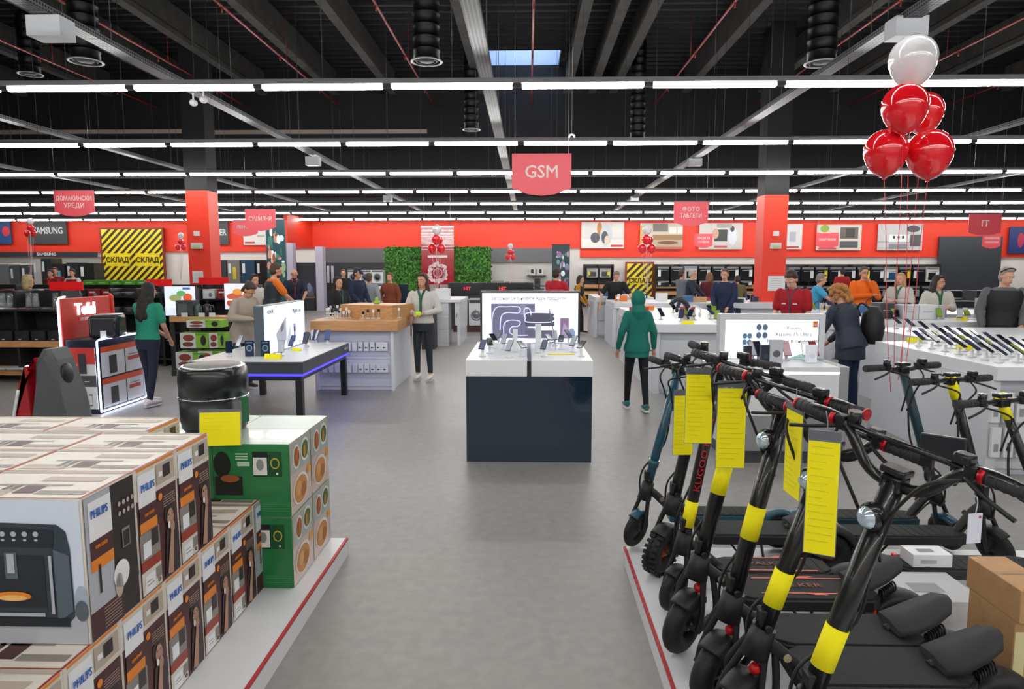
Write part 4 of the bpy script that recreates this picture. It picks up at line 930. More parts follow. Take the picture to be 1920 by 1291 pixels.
p_([(.25, .38), (.5, .72), (.5, .22), (.42, .08), (.3, .06)], EF('#8b8d99'), 0); p_([(.36, .5), (.44, .62), (.44, .46), (.37, .38)], EF('#55575f'), 1); p_([(.5, .2), (.6, .52), (.62, .14), (.52, .02)], EF('#a5a8b4'), 1); p_([(.68, .5), (.74, .52), (.73, .12), (.69, .1)], EF('#7a76d8'), 1); p_([(.68, .44), (.735, .46), (.735, .34), (.685, .34)], EF('#34364a'), 2)
mb.build('lit_face', None, t)
text(t, 'lettering', 'HONOR', (.066, L * .14, H_ * .86), .07, M('#3a4258', .5), (90, 0, 90), sx=.8)
text(t, 'lettering', 'Magic6 Lite', (.066, L * .78, H_ * .8), .09, M('#46507a', .5), (90, 0, 90), sx=.8)
def card(px, py, z, lab, s=.09, grp='small yellow price cards on the counters'):
    x, y = spot(px, py, z); t = thing('price_card', lab, 'price tag', (x, y, z), R(random.uniform(-20, 20)), grp)
    MB().prism([(-.03, 0), (.0, .05 * s / .09), (.005, .05 * s / .09), (.035, 0)], -s, s, 'X').build('card', YEL, t)
card(512, 672, TZ, 'yellow price card at the near edge of the blue lit table', .1); card(556, 657, TZ, 'small yellow price card farther along the blue lit table', .06)
def phone(x, y, z, rz, lab, grp, screen='#1f2a44', stand='#e2e4e8', tilt=60, w=.075, h=.155, name='smartphone'):
    t = thing(name, lab, 'phone', (x, y, z), rz, grp)
    MB().lathe([(.035, 0), (.035, .008), (.014, .014), (.014, .07), (.01, .072)], 12).build('stand', M(stand, .3), t)
    rm = Matrix.Rotation(R(-(90 - tilt)), 3, 'X'); c = Vector((0, -.0, .115))
    o = MB().cb(c, (w, .009, h), rm, bev=.003).build('body', M('#16171a', .3), t)
    f = MB(); n = rm @ Vector((0, -.0052, 0)); a = rm @ Vector((w * .47, 0, 0)); b_ = rm @ Vector((0, 0, h * .47)); q = c + n
    f.quad([q - a - b_, q + a - b_, q + a + b_, q - a + b_]); f.build('screen', M(screen, .1), t)
    return t
x, y = spot(468, 667, TZ)
for i, px in enumerate((468, 498)):
    x, y = spot(px, 668, TZ)
    t = thing('phone_box', 'dark blue phone box with a ring emblem standing on the table, %s of two' % ('left', 'right')[i], 'box', (x, y, TZ), R(12), 'dark blue phone boxes')
    mb = MB().m(M('#14294a', .25)).box(-.05, .05, 0, .03, 0, .19, bev=.003); mb.pell(0, .1, .034, .04, P('#8fb6cc'), 0); mb.pell(0, .1, .026, .031, P('#1a3a5e'), 1); mb.prect(-.035, .16, .035, .172, P('#6d8cae'), 0); mb.build('carton', None, t)
pl = [(430, 668), (450, 655), (528, 667), (535, 648), (548, 655), (562, 642), (575, 650), (588, 636), (598, 641), (612, 634), (622, 640)]
for i, (px, py) in enumerate(pl):
    x, y = spot(px, py, TZ)
    if x > lx - .15 and x < lx + .15: x = lx + .2
    if not (tx0 + .06 < x < tx1 - .06 and ty0 + .06 < y < ty1 - .06): x = min(max(x, tx0 + .1), tx1 - .1); y = min(y, ty1 - .1)
    phone(x, y, TZ, R(random.uniform(-30, 50)), 'smartphone on white stand on the blue lit table, place %s from left' % ('one', 'two', 'three', 'four', 'five', 'six', 'seven', 'eight', 'nine', 'ten', 'eleven')[i], 'phones on the blue lit table', ('#1f2a44', '#5a6a90', '#c8d0dc')[i % 3])
# ------------------------------------------------------------------ oak topped accessories kiosk
kx1, ky0 = G(737, 732); kx0 = G(597, 730)[0]; kz = 1.03; kd = 1.55; kw = (kx1 - kx0) / 2
t = thing('accessory_kiosk', 'white kiosk with a thick oak top and two rows of hanging accessories', 'kiosk', ((kx0 + kx1) / 2, ky0, 0))
KW = M('#ccd0d9', .45)
mb = MB().m(KW).box(-kw, kw, .08, kd, 0, .88); mb.build('cabinet', None, t)
for s_ in (-1, 1): MB().box(s_ * kw - .02, s_ * kw + .02, 0, .1, 0, .88).build('side_post', WHITE, t)
for z in (.05, .3, .46, .62, .8): MB().box(-kw + .02, kw - .02, .072, .0795, z, z + .012).build('slat', WHITE2, t)
MB().box(-kw - .05, kw + .1, -.06, kd, .88, kz, bev=.006).build('oak_top', OAK, t)
MB().prism([(-.35, .6), (.5, .35), (.75, .9), (-.2, 1.2)], kz, kz + .2, 'Z').build('oak_riser', OAK, t)
kcx = (kx0 + kx1) / 2
for r_, z in enumerate((.26, .58)):
    for i in range(11):
        x = kcx - kw + .12 + i * (2 * kw - .2) / 10.5
        big = i == 10
        p = thing('accessory_pack', 'white accessory pack, %s hanging row of the oak kiosk, place %s' % (('lower', 'upper')[r_], ('one', 'two', 'three', 'four', 'five', 'six', 'seven', 'eight', 'nine', 'ten', 'last')[i]), 'pack', (x, ky0 + .03, z), 0, 'accessory packs in the %s row' % ('lower', 'upper')[r_])
        mb = MB().m(M('#dcdde0', .4)).box(-.035 if not big else -.05, .035 if not big else .05, 0, .03, 0, .13, bev=.003)
        if i > 5: mb.pell(-.008, .05, .014, .012, P('#1d1e22'), 0); mb.prect(-.005, .045, .02, .055, P('#1d1e22'), 1)
        mb.build('blister', None, p); MB().cyl((0, .015, .13), (0, .06, .135), .003, n=5).build('hook', STEEL, p)
def gadget(x, y, z, lab, grp, seed):
    rn = random.Random(seed); t = thing('demo_gadget', lab, 'gadget', (x, y, z), rn.uniform(-1, 1), grp)
    MB().box(-.03, .03, -.025, .025, 0, .012).build('base', WHITE, t)
    hh = rn.uniform(.05, .12)
    MB().cyl((0, 0, .012), (0, .01, hh), .006, n=6).build('post', WHITE2, t)
    MB().cb((0, .01, hh + .02), (.035, .03, .045), bev=.008).build('device', M(rn.choice(['#e8e8ea', '#e8e8ea', '#1f2024', '#c5c8d0', '#3a3f60']), .2), t)
n = 0
for (px0, px1, py, cnt) in ((612, 660, 596, 9), (614, 656, 588, 7), (722, 752, 596, 8), (718, 750, 586, 7), (680, 720, 597, 4)):
    for i in range(cnt):
        x, y = spot(px0 + (px1 - px0) * i / cnt, py, kz); y = min(max(y, ky0 + .02), ky0 + kd - .05); n += 1
        gadget(x, y, kz + .001, 'small demo gadget on the oak topped kiosk, %s group, item %d from left' % ({612: 'front left', 614: 'back left', 722: 'front right', 718: 'back right', 680: 'front middle'}[px0], i + 1), 'demo gadgets on the oak kiosk', n)
x, y = spot(697, 572, kz + .2)
t = thing('green_gadget', 'small lime green gadget on the oak riser', 'gadget', (x, ky0 + .75, kz + .201)); MB().cb((0, 0, .025), (.09, .08, .05), bev=.01).ell((0, 0, .07), (.03, .03, .04)).build('body', M('#9bbf4a', .4), t)
# ------------------------------------------------------------------ black back board and white desk behind the woman
t, w_, h_ = flat('notice_stand', 'tall black narrow panel standing right of the woman with the green tie', 'stand', 790, 575, 814, 655, 14.9, .5, P('#1c1c1f'), zb=0)
x0, x1, z0, z1 = PB(814, 560, 841, 642, 15.6)
t = thing('info_desk', 'white service desk with a drawer block and a white screen on top', 'desk', ((x0 + x1) / 2, 15.6, 0)); w_ = (x1 - x0) / 2
MB().box(-w_ - .25, w_ + .3, -.05, 1.8, 1.0, 1.06).build('desk_top', WHITE, t)
for k in range(3): MB().box(-w_, w_, 0, .02, .05 + .32 * k, .34 + .32 * k).build('drawer', WHITE2, t)
MB().box(-w_, w_, .021, .6, 0, 1.0).build('drawer_block', WHITE, t); MB().box(w_ + .2, w_ + .26, 0, 1.8, 0, 1.0).build('side_panel', WHITE2, t)
flat('monitor', 'white monitor back standing on the service desk', 'monitor', 816, 541, 843, 558, 15.9, .25, WHITE, zb=1.062)
# ------------------------------------------------------------------ centre kiosk
cx0, cy0 = G(875, 865); cx1 = G(1108, 865)[0]; cw = (cx1 - cx0) / 2; cz = .955; cdp = 1.52
t = thing('centre_kiosk', 'dark navy kiosk with a white two part top in the middle of the aisle', 'kiosk', ((cx0 + cx1) / 2, cy0, 0)); CX = (cx0 + cx1) / 2
navy = M('#13283a', .12, coat=.8)
MB().box(-cw, cw, 0, cdp, 0, .805).build('cabinet', navy, t)
gw = .02
for s_ in (-1, 1):
    MB().box(min(s_ * gw, s_ * (cw + .003)), max(s_ * gw, s_ * (cw + .003)), -.01, cdp, .806, cz, bev=.003).build('white_top', M('#e3e5ea', .3), t)
MB().box(-gw + .002, gw - .002, .0, cdp - .3, .806, cz - .01).build('centre_slot', M('#1b2526', .3), t)
# lit screen
bx0, bx1, bz0, bz1 = PB(903, 548, 1085, 640, cy0 + cdp - .12)
t, w_, h_ = poster('white lit display with dark phones and cameras at the back of the centre kiosk', 903, 548, 1085, 640, cy0 + cdp - .12, '#e9ecfa', [('r', -.8, .1, .1, .78, '#55546c'), ('e', -.15, .66, .1, .1, '#6b6a80'), ('r', -.1, .34, .5, .6, '#3c3b4a'), ('r', -.05, .3, .5, .33, '#c9cbe8'), ('r', -.1, .1, .48, .26, '#4b4a5e'), ('r', .62, .1, .8, .5, '#6a5a70'), ('p', [(.64, .15), (.78, .12), (.78, .3), (.7, .4)], '#8a7a92'), ('e', .86, .2, .07, .1, '#6d7a96')], zb=cz + .001, e=.95)
# curved light lines of the picture
def ribbon(poly, r_=.006):
    mb = MB(); mb.tube([(a * w_, -.014, b_ * h_) for a, b_ in poly], r_, 5); return mb
for k, pts in enumerate(([(-.78, .15), (-.78, .5), (-.7, .7), (-.5, .72), (-.25, .72), (-.2, .66), (-.25, .6), (-.5, .6), (-.6, .5), (-.62, .15)], [(-.54, .15), (-.54, .36), (-.45, .45), (-.25, .45), (-.2, .4), (-.25, .34), (-.38, .32), (-.42, .22), (-.3, .16), (-.05, .16)], [(-.12, .52), (-.12, .66), (-.06, .7), (.0, .66), (.02, .56)], [(.48, .52), (.5, .58), (.42, .6), (-.05, .6), (-.1, .5), (-.05, .42), (.42, .42), (.48, .46)])):
    ribbon(pts).build('printed_line', M('#c9c8e6', .5, emit=.8), t)
text(t, 'lettering', 'Запознай се с новите Apple продукти', (-.02, -.012, h_ * .885), .058, M('#3a3a44', .5), sx=.8)
MB().box(-w_ - .012, w_ + .012, -.012, .09, h_, h_ + .015).box(-w_ - .015, -w_, -.012, .09, 0, h_).box(w_, w_ + .015, -.012, .09, 0, h_).build('frame', M('#2f3338', .4), t)
AC = M('#e6e9ef', .05, trans=.55)
def acry(px, py, py1, lab, wd=.055):
    x, y = spot(px, py, cz); z1 = A(px, py1, y)[1]; t = thing('acrylic_stand', lab, 'stand', (x, y, cz + .001)); MB().box(-wd / 2, wd / 2, 0, .03, 0, max(.1, z1 - cz), bev=.004).build('block', M('#d9dde3', .25), t)
acry(966, 660, 617, 'pale acrylic stand at the left of the centre kiosk top', .05); acry(1009, 662, 608, 'tallest pale acrylic stand in the middle of the centre kiosk', .06)
watch = [(962, 655), (1035, 650), (1045, 640)]
for i, (px, py) in enumerate(((925, 652), (935, 646), (945, 655), (918, 662), (1030, 655), (1040, 648), (1052, 655), (1066, 645), (1075, 660), (978, 668), (1020, 668), (955, 670), (1090, 668), (905, 668))):
    x, y = spot(px, py, cz); phone(x, y, cz + .001, R(random.uniform(-40, 40)), 'demo phone on an acrylic stand on the centre kiosk, %s side, item %d' % ('left' if px < 990 else 'right', i + 1), 'demo phones on the centre kiosk', ('#2a2c36', '#6a7088', '#b5bccb')[i % 3], '#e5e8ee', 30 + 12 * (i % 3), .058, .12)
x, y = spot(1052, 664, cz); t = thing('price_card', 'long yellow price card lying on the right half of the centre kiosk', 'price tag', (x, y, cz + .001)); MB().box(-.13, .13, -.03, .03, 0, .004).build('card', YEL, t)
x, y = spot(1042, 655, cz)
t = thing('security_tether', 'thin white tether post leaning over the right half of the centre kiosk', 'tether', (x, y, cz + .001)); MB().tube([(0, 0, 0), (-.03, 0, .2), (-.07, 0, .42)], .007, 6).build('post', CHROME, t)
# ------------------------------------------------------------------ right lit phone kiosk
rx0, ry0 = G(1362, 868); rx1 = G(1568, 868)[0]; rz = .9
rx1 = rx0 + (A(1568, 690, ry0)[0] - A(1362, 690, ry0)[0]); rw = (rx1 - rx0) / 2; RX = (rx0 + rx1) / 2
t = thing('phone_kiosk', 'white kiosk with a glowing line and grey base behind the scooters', 'kiosk', (RX, ry0, 0))
MB().box(-rw, rw, 0, 1.0, .12, .83).build('cabinet', M('#d3d6dc', .35), t); MB().box(-rw + .02, rw - .02, .02, .98, 0, .12).build('plinth', DGREY, t)
MB().box(-rw, rw, -.01, 1.0, .855, rz, bev=.004).build('table_top', WHITE, t); MB().box(-rw, rw, .0, .99, .831, .854).build('light_strip', M('#ffffff', .5, emit=3.5), t)
MB().box(rw, rw + .1, .02, 1.0, 0, rz, bev=.01).build('end_panel', M('#9a9da2', .35, .4), t)
ml = M('#85878c', .4); MB().box(-rw + .02, rw - .02, -.008, -.001, .12, .45).build('grey_panel', ml, t)
py_ = ry0 + .55
t, w_, h_ = poster('white lit phone advertisement with camera circles on the right kiosk', 1358, 598, 1535, 668, py_, '#eef1f8', [('p', [(-.62, .05), (-.42, .05), (-.42, .68), (-.62, .62)], '#b8cde6'), ('p', [(-.36, .05), (-.05, .05), (-.05, .92), (-.36, .9)], '#cfdff0')] + [('e', a, b_, .05, .07, '#4a5a70') for a in (-.57, -.47) for b_ in (.42, .58)] + [('e', a, b_, .055, .08, '#3e4a5c') for a in (-.28, -.15) for b_ in (.6, .8)] + [('p', [(.35, .02), (.98, .02), (.98, .12), (.7, .16)], '#7aa092')], zb=rz + .001, e=.95)
MB().box(-w_ - .05, -w_, -.02, .1, 0, h_ + .05).box(w_, w_ + .05, -.02, .1, 0, h_ + .05).box(-w_, w_, -.02, .1, h_, h_ + .05).build('frame', M('#c9ccd2', .4), t)
text(t, 'lettering', 'Xiaomi', (w_ * .45, -.012, h_ * .78), .05, M('#4a4d55')); text(t, 'lettering', 'Xiaomi 15 Ultra', (w_ * .45, -.012, h_ * .62), .055, M('#4a4d55')); text(t, 'lettering', 'Нов свят в снимките', (w_ * .45, -.012, h_ * .45), .05, M('#4a4d55'))
MB().m(M('#e8722a', .4)).box(w_ * .86, w_ * .96, -.012, -.006, h_ * .8, h_ * .95, bev=.002).build('emblem', None, t)
text(t, 'emblem_letters', 'mi', (w_ * .91, -.016, h_ * .875), .045, WHITE)
items = [(1404, 668, '#2a2c34'), (1440, 668, '#1d2230'), (1375, 660, '#c8ccd4'), (1478, 660, '#9a4048'), (1500, 672, '#d8dade'), (1465, 672, '#c9a0a8')]
for i, (px, py, c_) in enumerate(items):
    x, y = spot(px, py, rz); y = min(y, py_ - .1); phone(x, y, rz + .001, R(random.uniform(-20, 30)), 'demo phone on the right lit kiosk, item %d from the left' % (sorted(a[0] for a in items).index(px) + 1), 'demo phones on the right lit kiosk', c_)
for i, (px, c_, hh, wd) in enumerate(((1403, '#1f2028', .16, .07), (1436, '#1a2236', .17, .09), (1456, '#b5b8bf', .22, .13), (1523, '#e6ecf8', .17, .1))):
    x, y = spot(px, 675, rz); y = ry0 + .25
    t = thing('phone_box', '%s product box standing on the right lit kiosk' % ('black and red', 'dark blue slim', 'large silver grey', 'bright white')[i], 'box', (A(px, 670, y)[0], y, rz + .001), R(8)); MB().m(P(c_)).box(-wd / 2, wd / 2, 0, .04, 0, hh, bev=.003).pell(0, hh * .4, wd * .3, hh * .15, P(('#a02a35', '#2a3450', '#55575c', '#d4dcec')[i]), 0).build('carton', None, t)
# ------------------------------------------------------------------ long white counters to the right
def counter(lab, x0, x1, y0, y1, z, drawers=2, gname='white sales counters'):
    t = thing('sales_counter', lab, 'counter', ((x0 + x1) / 2, y0, 0), 0, gname); w_ = (x1 - x0) / 2; d_ = y1 - y0
    MB().box(-w_ - .02, w_ + .02, -.03, d_ + .02, z - .12, z, bev=.004).build('counter_top', M('#d8dbe1', .3), t)
    MB().box(-w_ + .04, w_ - .04, .06, d_ - .02, 0, z - .121).build('cabinet', M('#bfc3cb', .45), t)
    for s_ in (-1, 1): MB().box(s_ * w_ - .04, s_ * w_ + .04, 0, d_, 0, z - .121).build('side_panel', M('#cdd0d8', .4), t)
    nd = max(1, int(2 * w_ / .9))
    for i in range(nd):
        xa_ = -w_ + .05 + i * (2 * w_ - .1) / nd; xb = xa_ + (2 * w_ - .1) / nd - .012
        for k in range(drawers): MB().box(xa_, xb, .03, .058, .06 + k * (z - .26) / drawers, .04 + (k + 1) * (z - .26) / drawers).build('drawer', M('#c6c9d0', .4), t)
    return t
bx0_, by0_ = G(1230, 738)
counter('white headphone counter with drawers right of the child in the green hoodie', bx0_, bx0_ + 1.55, by0_, by0_ + 4.0, 1.0)
counter('white counter farther back beside the man in the black polo', 1.95, 6.6, 15.4, 17.0, 1.0)
counter('white counter far down the aisle with a glass rack on its end', 1.75, 3.2, 17.6, 19.6, 1.03)
counter('long white counter in front of the red column', 4.75, 9.6, 11.9, 13.2, 1.0)
ccx = 4.0
counter('large white phone counter behind the scooters at right', ccx, ccx + 3.2, 5.85, 7.85, .96, 2)
counter('white phone counter joining the back of the large right one', ccx + .75, ccx + 3.2, 7.9, 9.7, .959, 2)
counter('white cash counter section behind the woman in navy coat', 4.6, 9.5, 10.45, 11.25, .98)
# items on counters
def clutter(grp, labbase, z, xr, yr, n, seed, kinds):
    rn = random.Random(seed)
    for i in range(n):
        x = rn.uniform(*xr); y = rn.uniform(*yr); k = rn.choice(kinds); num = i + 1
        if k == 'phone': phone(x, y, z + .001, R(rn.uniform(-30, 30)), '%s, demo phone %d' % (labbase, num), grp, rn.choice(['#15171c', '#23283a', '#8fa04a', '#3a4060', '#b8bcc4', '#7d9a3a']), '#dcdfe4', rn.uniform(25, 60))
        elif k == 'box':
            s_ = rn.uniform(.08, .16); t = thing('product_box', '%s, product box %d' % (labbase, num), 'box', (x, y, z + .001), rn.uniform(-.4, .4), grp)
            c_ = rn.choice(['#e6e7ea', '#d5d7dc', '#b0392f', '#3a6a9a', '#e0792e', '#c9a070', '#26282d']); MB().m(P(c_)).box(-s_, s_, -.05, .05, 0, s_ * rn.uniform(.5, 1.4), bev=.004).build('carton', None, t)
        elif k == 'card':
            t = thing('price_card', '%s, yellow card %d' % (labbase, num), 'price tag', (x, y, z + .001), rn.uniform(-.5, .5), grp); MB().prism([(-.03, 0), (0, .06), (.006, .06), (.035, 0)], -.07, .07, 'X').build('card', YEL, t)
        elif k == 'hp':
            t = thing('headphones', '%s, headphones %d' % (labbase, num), 'headphones', (x, y, z + .001), rn.uniform(-.6, .6), grp); c_ = M(rn.choice(['#1a1b1e', '#e4e4e6', '#2a3a7a', '#25262a']), .35)
            MB().box(-.04, .04, -.04, .04, 0, .01).cyl((0, 0, .01), (0, 0, .17), .006, n=6).build('stand', WHITE2, t)
            MB().tube([(-.085, 0, .1), (-.08, 0, .17), (0, 0, .215), (.08, 0, .17), (.085, 0, .1)], .009, 6).build('headband', c_, t)
            for s_ in (-1, 1): MB().ell((s_ * .08, 0, .085), (.022, .035, .042)).build('ear_cup', c_, t)
L1 = 'on the big right phone counter'
for r_ in range(4):
    for i in range(11):
        px = 1680 + 25 * i + 14 * r_; py = 632 + 5.2 * i + (r_ - 1.5) * 11
        x, y = G(px, py, .96)
        if ccx + .08 < x < ccx + 3.1 and (5.93 < y < 7.75 or (8.0 < y < 9.6 and x > ccx + .85)):
            phone(x, y, .961, R(random.uniform(20, 45)), 'demo phone on big right counter, row %d from front, place %d from left' % (4 - r_, i + 1), 'demo phones on the big right counter', ('#15171c', '#23283a', '#8fa04a', '#3a4060', '#1a1c20', '#66708a')[(i * 3 + r_) % 6], '#e2e5ea', 35, .07, .15)
card(1715, 640, .961, 'yellow price card at the left part of the big right counter', .08); card(1808, 655, .961, 'yellow price card in the middle of the big right counter', .08)
card(1290, 607, 1.001, 'yellow price card at the front edge of the headphone counter', .08); card(1218, 578, 1.001, 'yellow price card near the green hooded child', .07)
clutter('gadgets on the headphone counter', 'on the headphone counter', 1.0, (bx0_ + .1, bx0_ + 1.45), (by0_ + .3, by0_ + 3.9), 22, 5, ['hp', 'phone', 'phone', 'box', 'phone'])
clutter('gadgets on the far counter', 'on the far counter by the black polo', 1.0, (2.1, 6.5), (15.5, 16.9), 24, 6, ['phone', 'box', 'card', 'box', 'hp'])
clutter('gadgets in front of the red column', 'on the counter before the red column', 1.0, (4.8, 9.4), (12.0, 13.1), 24, 8, ['phone', 'hp', 'box', 'phone'])
clutter('gadgets behind the navy coat', 'on the counter section behind the navy coat', .98, (4.7, 9.3), (10.55, 11.15), 20, 9, ['phone', 'phone', 'box', 'card'])
clutter('gadgets on the aisle counter', 'on the counter far down the aisle', 1.03, (1.85, 3.1), (17.7, 19.4), 8, 10, ['hp', 'box', 'phone'])
# folded dark headphone rest, steering wheel shape on the counter
x, y = G(1275, 598, 1.0); t = thing('gaming_headset', 'large black curved headset stand on the headphone counter', 'headset', (x, y, 1.001)); MB().tube([(-.16, 0, .22), (-.05, 0, .3), (.08, 0, .25), (.13, 0, .12), (.15, 0, .0)], (.03, .045), 10).build('body', BLACK, t)
# white cartons behind the right counter
for i, (a_, y0_, b_, y1_) in enumerate(((1693, 572, 1722, 612), (1723, 572, 1757, 612), (1757, 572, 1772, 612), (1650, 568, 1678, 604), (1790, 598, 1812, 618), (1818, 598, 1845, 618), (1850, 560, 1895, 596))):
    pbox(('pale grey', 'white', 'light grey narrow', 'black', 'white slim', 'white and grey', 'silver')[i] + ' appliance carton stacked behind the big right counter', a_, y0_, b_, y1_, 10.9 if i != 3 else 11.0, .3, ('#bfc2c6', '#d0d2d5', '#b4b7bc', '#33353a', '#d8d9dc', '#c9ccd0', '#a9abb0')[i], [('r', -.6, .5, .5, .56, '#9a9da2')], None, zb=.981)
# low appliances right behind the dark haired woman
for i, (a_, y0_, b_, y1_) in enumerate(((1760, 545, 1825, 560), (1830, 545, 1900, 560), (1765, 565, 1840, 590))):
    flat('range_cooker', 'dark cooker standing in the background at right, %s' % ('left', 'right', 'front')[i], 'cooker', a_, y0_, b_, y1_ + 40, 19 - i, .6, P('#24262b'), lm(('r', -.9, .8, .9, .84, '#9a9ca0'), ('r', -.7, .2, .7, .6, '#3a3c42')), zb=0)
# white accessory rack on the near right end of the big counter
for r_ in range(2):
    for i in range(3):
        x0, x1, z0, z1 = PB(1852 + 24 * i, 735 + 65 * r_, 1872 + 24 * i, 790 + 65 * r_, 5.84)
        p = thing('accessory_pack', 'white boxed accessory, rack on the big right counter, %s row, %s' % (('upper', 'lower')[r_], ('left', 'middle', 'right')[i]), 'pack', ((x0 + x1) / 2, 5.8, z0), 0, 'packs in the right rack')
        MB().m(P('#d4d6da')).box(-.04, .04, 0, .03, 0, z1 - z0, bev=.003).prect(-.02, .05, .02, .12, P('#8d9096'), 0).build('blister', None, p)
# ------------------------------------------------------------------ electric scooters
BK = M('#101113', .3, coat=.3); BK2 = M('#18191c', .5); GRIP = M('#333438', .75, bump=.3, bscale=200); DECK = M('#28292b', .85, bump=.4, bscale=150)
TEAL = M('#1d4f63', .35, coat=.4); TEALD = M('#1b3a44', .4); REDM = M('#c01f2b', .3, .5); LAMPW = M('#cfe0ee', .08, .6)
def wheel(name, par, c, r, w_, knob=False, rim='#2a2b2e', label=None):
    wt = MB().torus(c, r - w_, w_, 'Y', 34, 12, sq=.95)
    if knob:
        for i in range(26):
            a = 2 * PI * i / 26
            for sy in (-.5, .5):
                p = Vector((c[0] + (r - .004) * math.cos(a), c[1] + sy * w_, c[2] + (r - .004) * math.sin(a)))
                wt.cb(p, (.02, w_ * .7, .018), Matrix.Rotation(-a, 3, 'Y'))
    o = wt.build(name, RUBBER, par, label=label)
    rr = r - w_ * 1.6
    m_ = M(rim, .3, .4)
    mb = MB().lathe([(rr * .3, -w_ * .7), (rr * .5, -w_ * .35), (rr, -w_ * .45), (rr + .006, 0), (rr, w_ * .45), (rr * .5, w_ * .35), (rr * .3, w_ * .7)], 28, c, 'Y')
    mb.build('hub', m_, o)
    return o
def arc(cx, cz, r, a0, a1, n=14): return [(cx + r * math.cos(R(a0 + (a1 - a0) * i / n)), cz + r * math.sin(R(a0 + (a1 - a0) * i / n))) for i in range(n + 1)]
def fender(name, par, c, r, w_, a0, a1, mat, th=.006):
    rs = []
    for (x, z) in arc(c[0], c[2], r, a0, a1):
        d = Vector((x - c[0], 0, z - c[2])).normalized(); ring = []
        for (v, k) in ((-1, -.35), (-.8, .12), (-.3, .3), (.3, .3), (.8, .12), (1, -.35), (.85, -.35), (.7, 0), (.25, .14), (-.25, .14), (-.7, 0), (-.85, -.35)):
            q = Vector((x, c[1] + v * w_, z)) + d * (k * w_ * .9 + (0 if abs(v) in (1, .8, .3) else -th * .5)); ring.append(q)
        rs.append(ring)
    return MB().rings(rs).build(name, mat, par)
STEER = 0
def scooter(lab, loc, head, wb=.88, wr=.125, ww=.032, knob=False, barw=.3, rise=.05, paint=BK, stem_r=.022, deck_w=.1, deck_z=.3, deck_t=.055, tape=None,
            ring=None, lamp=True, style='plain', rotz=0.0, sag=0, deckdec=None, brand=None, tail=True, stem_paint=None, rim='#2a2b2e', grip=GRIP, mirror=None, kick=True, pockets=None, steer=30, barz=False, name='electric_scooter'):
    """local: front wheel contact at origin, deck towards +X, head = (x, z) of the top of the stem"""
    t = thing(name, lab, 'electric scooter', loc, rotz, 'electric scooters on the white platform')
    if style == 'mantis': stem_r = .032
    if style == 'sweep': stem_r = .029
    if style == 'teal': stem_r = .027
    hx, hz = head; A0 = Vector((0, 0, wr)); top = Vector((hx, 0, hz)); d = (top - A0).normalized()
    sp = stem_paint or paint
    MB.DX = Matrix.Translation(A0) @ Matrix.Rotation(R(steer * (1.6 if steer > 0 else 1)), 4, d) @ Matrix.Translation(-A0)
    wheel('front_wheel', t, (0, 0, wr), wr, ww, knob, rim)
    hb = A0 + d * (wr + .13)      # lower end of the stem
    fk = MB()
    for s_ in (-1, 1):
        off = Vector((0, s_ * (ww + .022), 0))
        fk.tube([A0 + off, A0 + off + d * (wr * .6), hb + off * .5 - d * .03], .013, 8)
        if style == 'mantis':
            fk.tube([A0 + off * 1.1 + Vector((.1, 0, .02)), A0 + off * 1.35 + Vector((.09, 0, .1)), hb + off * .6 + Vector((.04, 0, 0))], .014, 8, True)
            fk.cyl(A0 + off, A0 + off + Vector((.1, 0, .02)), .016, n=8)
    fk.cyl(A0 + Vector((0, -(ww + .035), 0)), A0 + Vector((0, ww + .035, 0)), .009, n=8)
    fk.cyl(hb - d * .05, hb + d * .06, stem_r * 1.55, stem_r * 1.3, 14)
    fk.build('fork', BK2, t)
    fender('front_fender', t, (0, 0, wr), wr + .006, ww + .006, 120, 48, BK2 if style != 'teal' else TEAL)
    if style == 'mantis' and not knob: MB().ell((.05, -.02, wr * 2 + .035), (.022, .022, .022), 10, 8).build('reflector', M('#c40f1c', .3), t)
    MB.DX = Matrix.Identity(4)
    st = MB().cyl(hb, top, stem_r, stem_r * .95, 16)
    if style == 'teal': st.cyl(hb + d * .16, hb + d * .2, stem_r * 1.2, n=14)
    so = st.build('stem', sp, t)
    L = (top - hb).length
    if tape is not None:
        c0 = hb + d * (L * tape); MB().cyl(c0, c0 + d * .13, stem_r * 1.05, n=16).build('yellow_tape', YEL, so, label='yellow band wrapped round the stem')
    latch = MB().cb(hb + d * .1 + Vector((-.02, 0, 0)), (.03, .05, .06), bev=.006).cyl(hb + d * .07 + Vector((0, -.045, 0)), hb + d * .07 + Vector((0, .045, 0)), .012, n=10)
    latch.build('folding_latch', BK2, so)
    # deck
    dz0 = deck_z - deck_t; x0 = .19; x1 = wb - .16
    neck = MB()
    neck.tube([hb + d * .02, hb + Vector((.07, 0, -.03)), (x0 + .05, 0, deck_z - .03)], .024, 10)
    neck.build('neck', BK2, t)
    MB().cyl(hb + Vector((.09, -.03, -.04)), hb + Vector((.09, -.034, -.04)), .014, n=14).build('bolt_cap', M('#b5a88a', .3, .8), t)
    dk = MB().m(paint if style == 'teal' else BK2).prism([(x0, -deck_w * .7), (x0 + .07, -deck_w), (x1, -deck_w), (x1 + .05, -deck_w * .6), (x1 + .05, deck_w * .6), (x1, deck_w), (x0 + .07, deck_w), (x0, deck_w * .7)], dz0, deck_z - .006, 'Z', bev=.006)
    dk.m(DECK).prism([(x0 + .01, -deck_w * .62), (x0 + .075, -deck_w * .92), (x1 - .005, -deck_w * .92), (x1 + .04, -deck_w * .55), (x1 + .04, deck_w * .55), (x1 - .005, deck_w * .92), (x0 + .075, deck_w * .92), (x0 + .01, deck_w * .62)], deck_z - .006, deck_z + .002, 'Z')
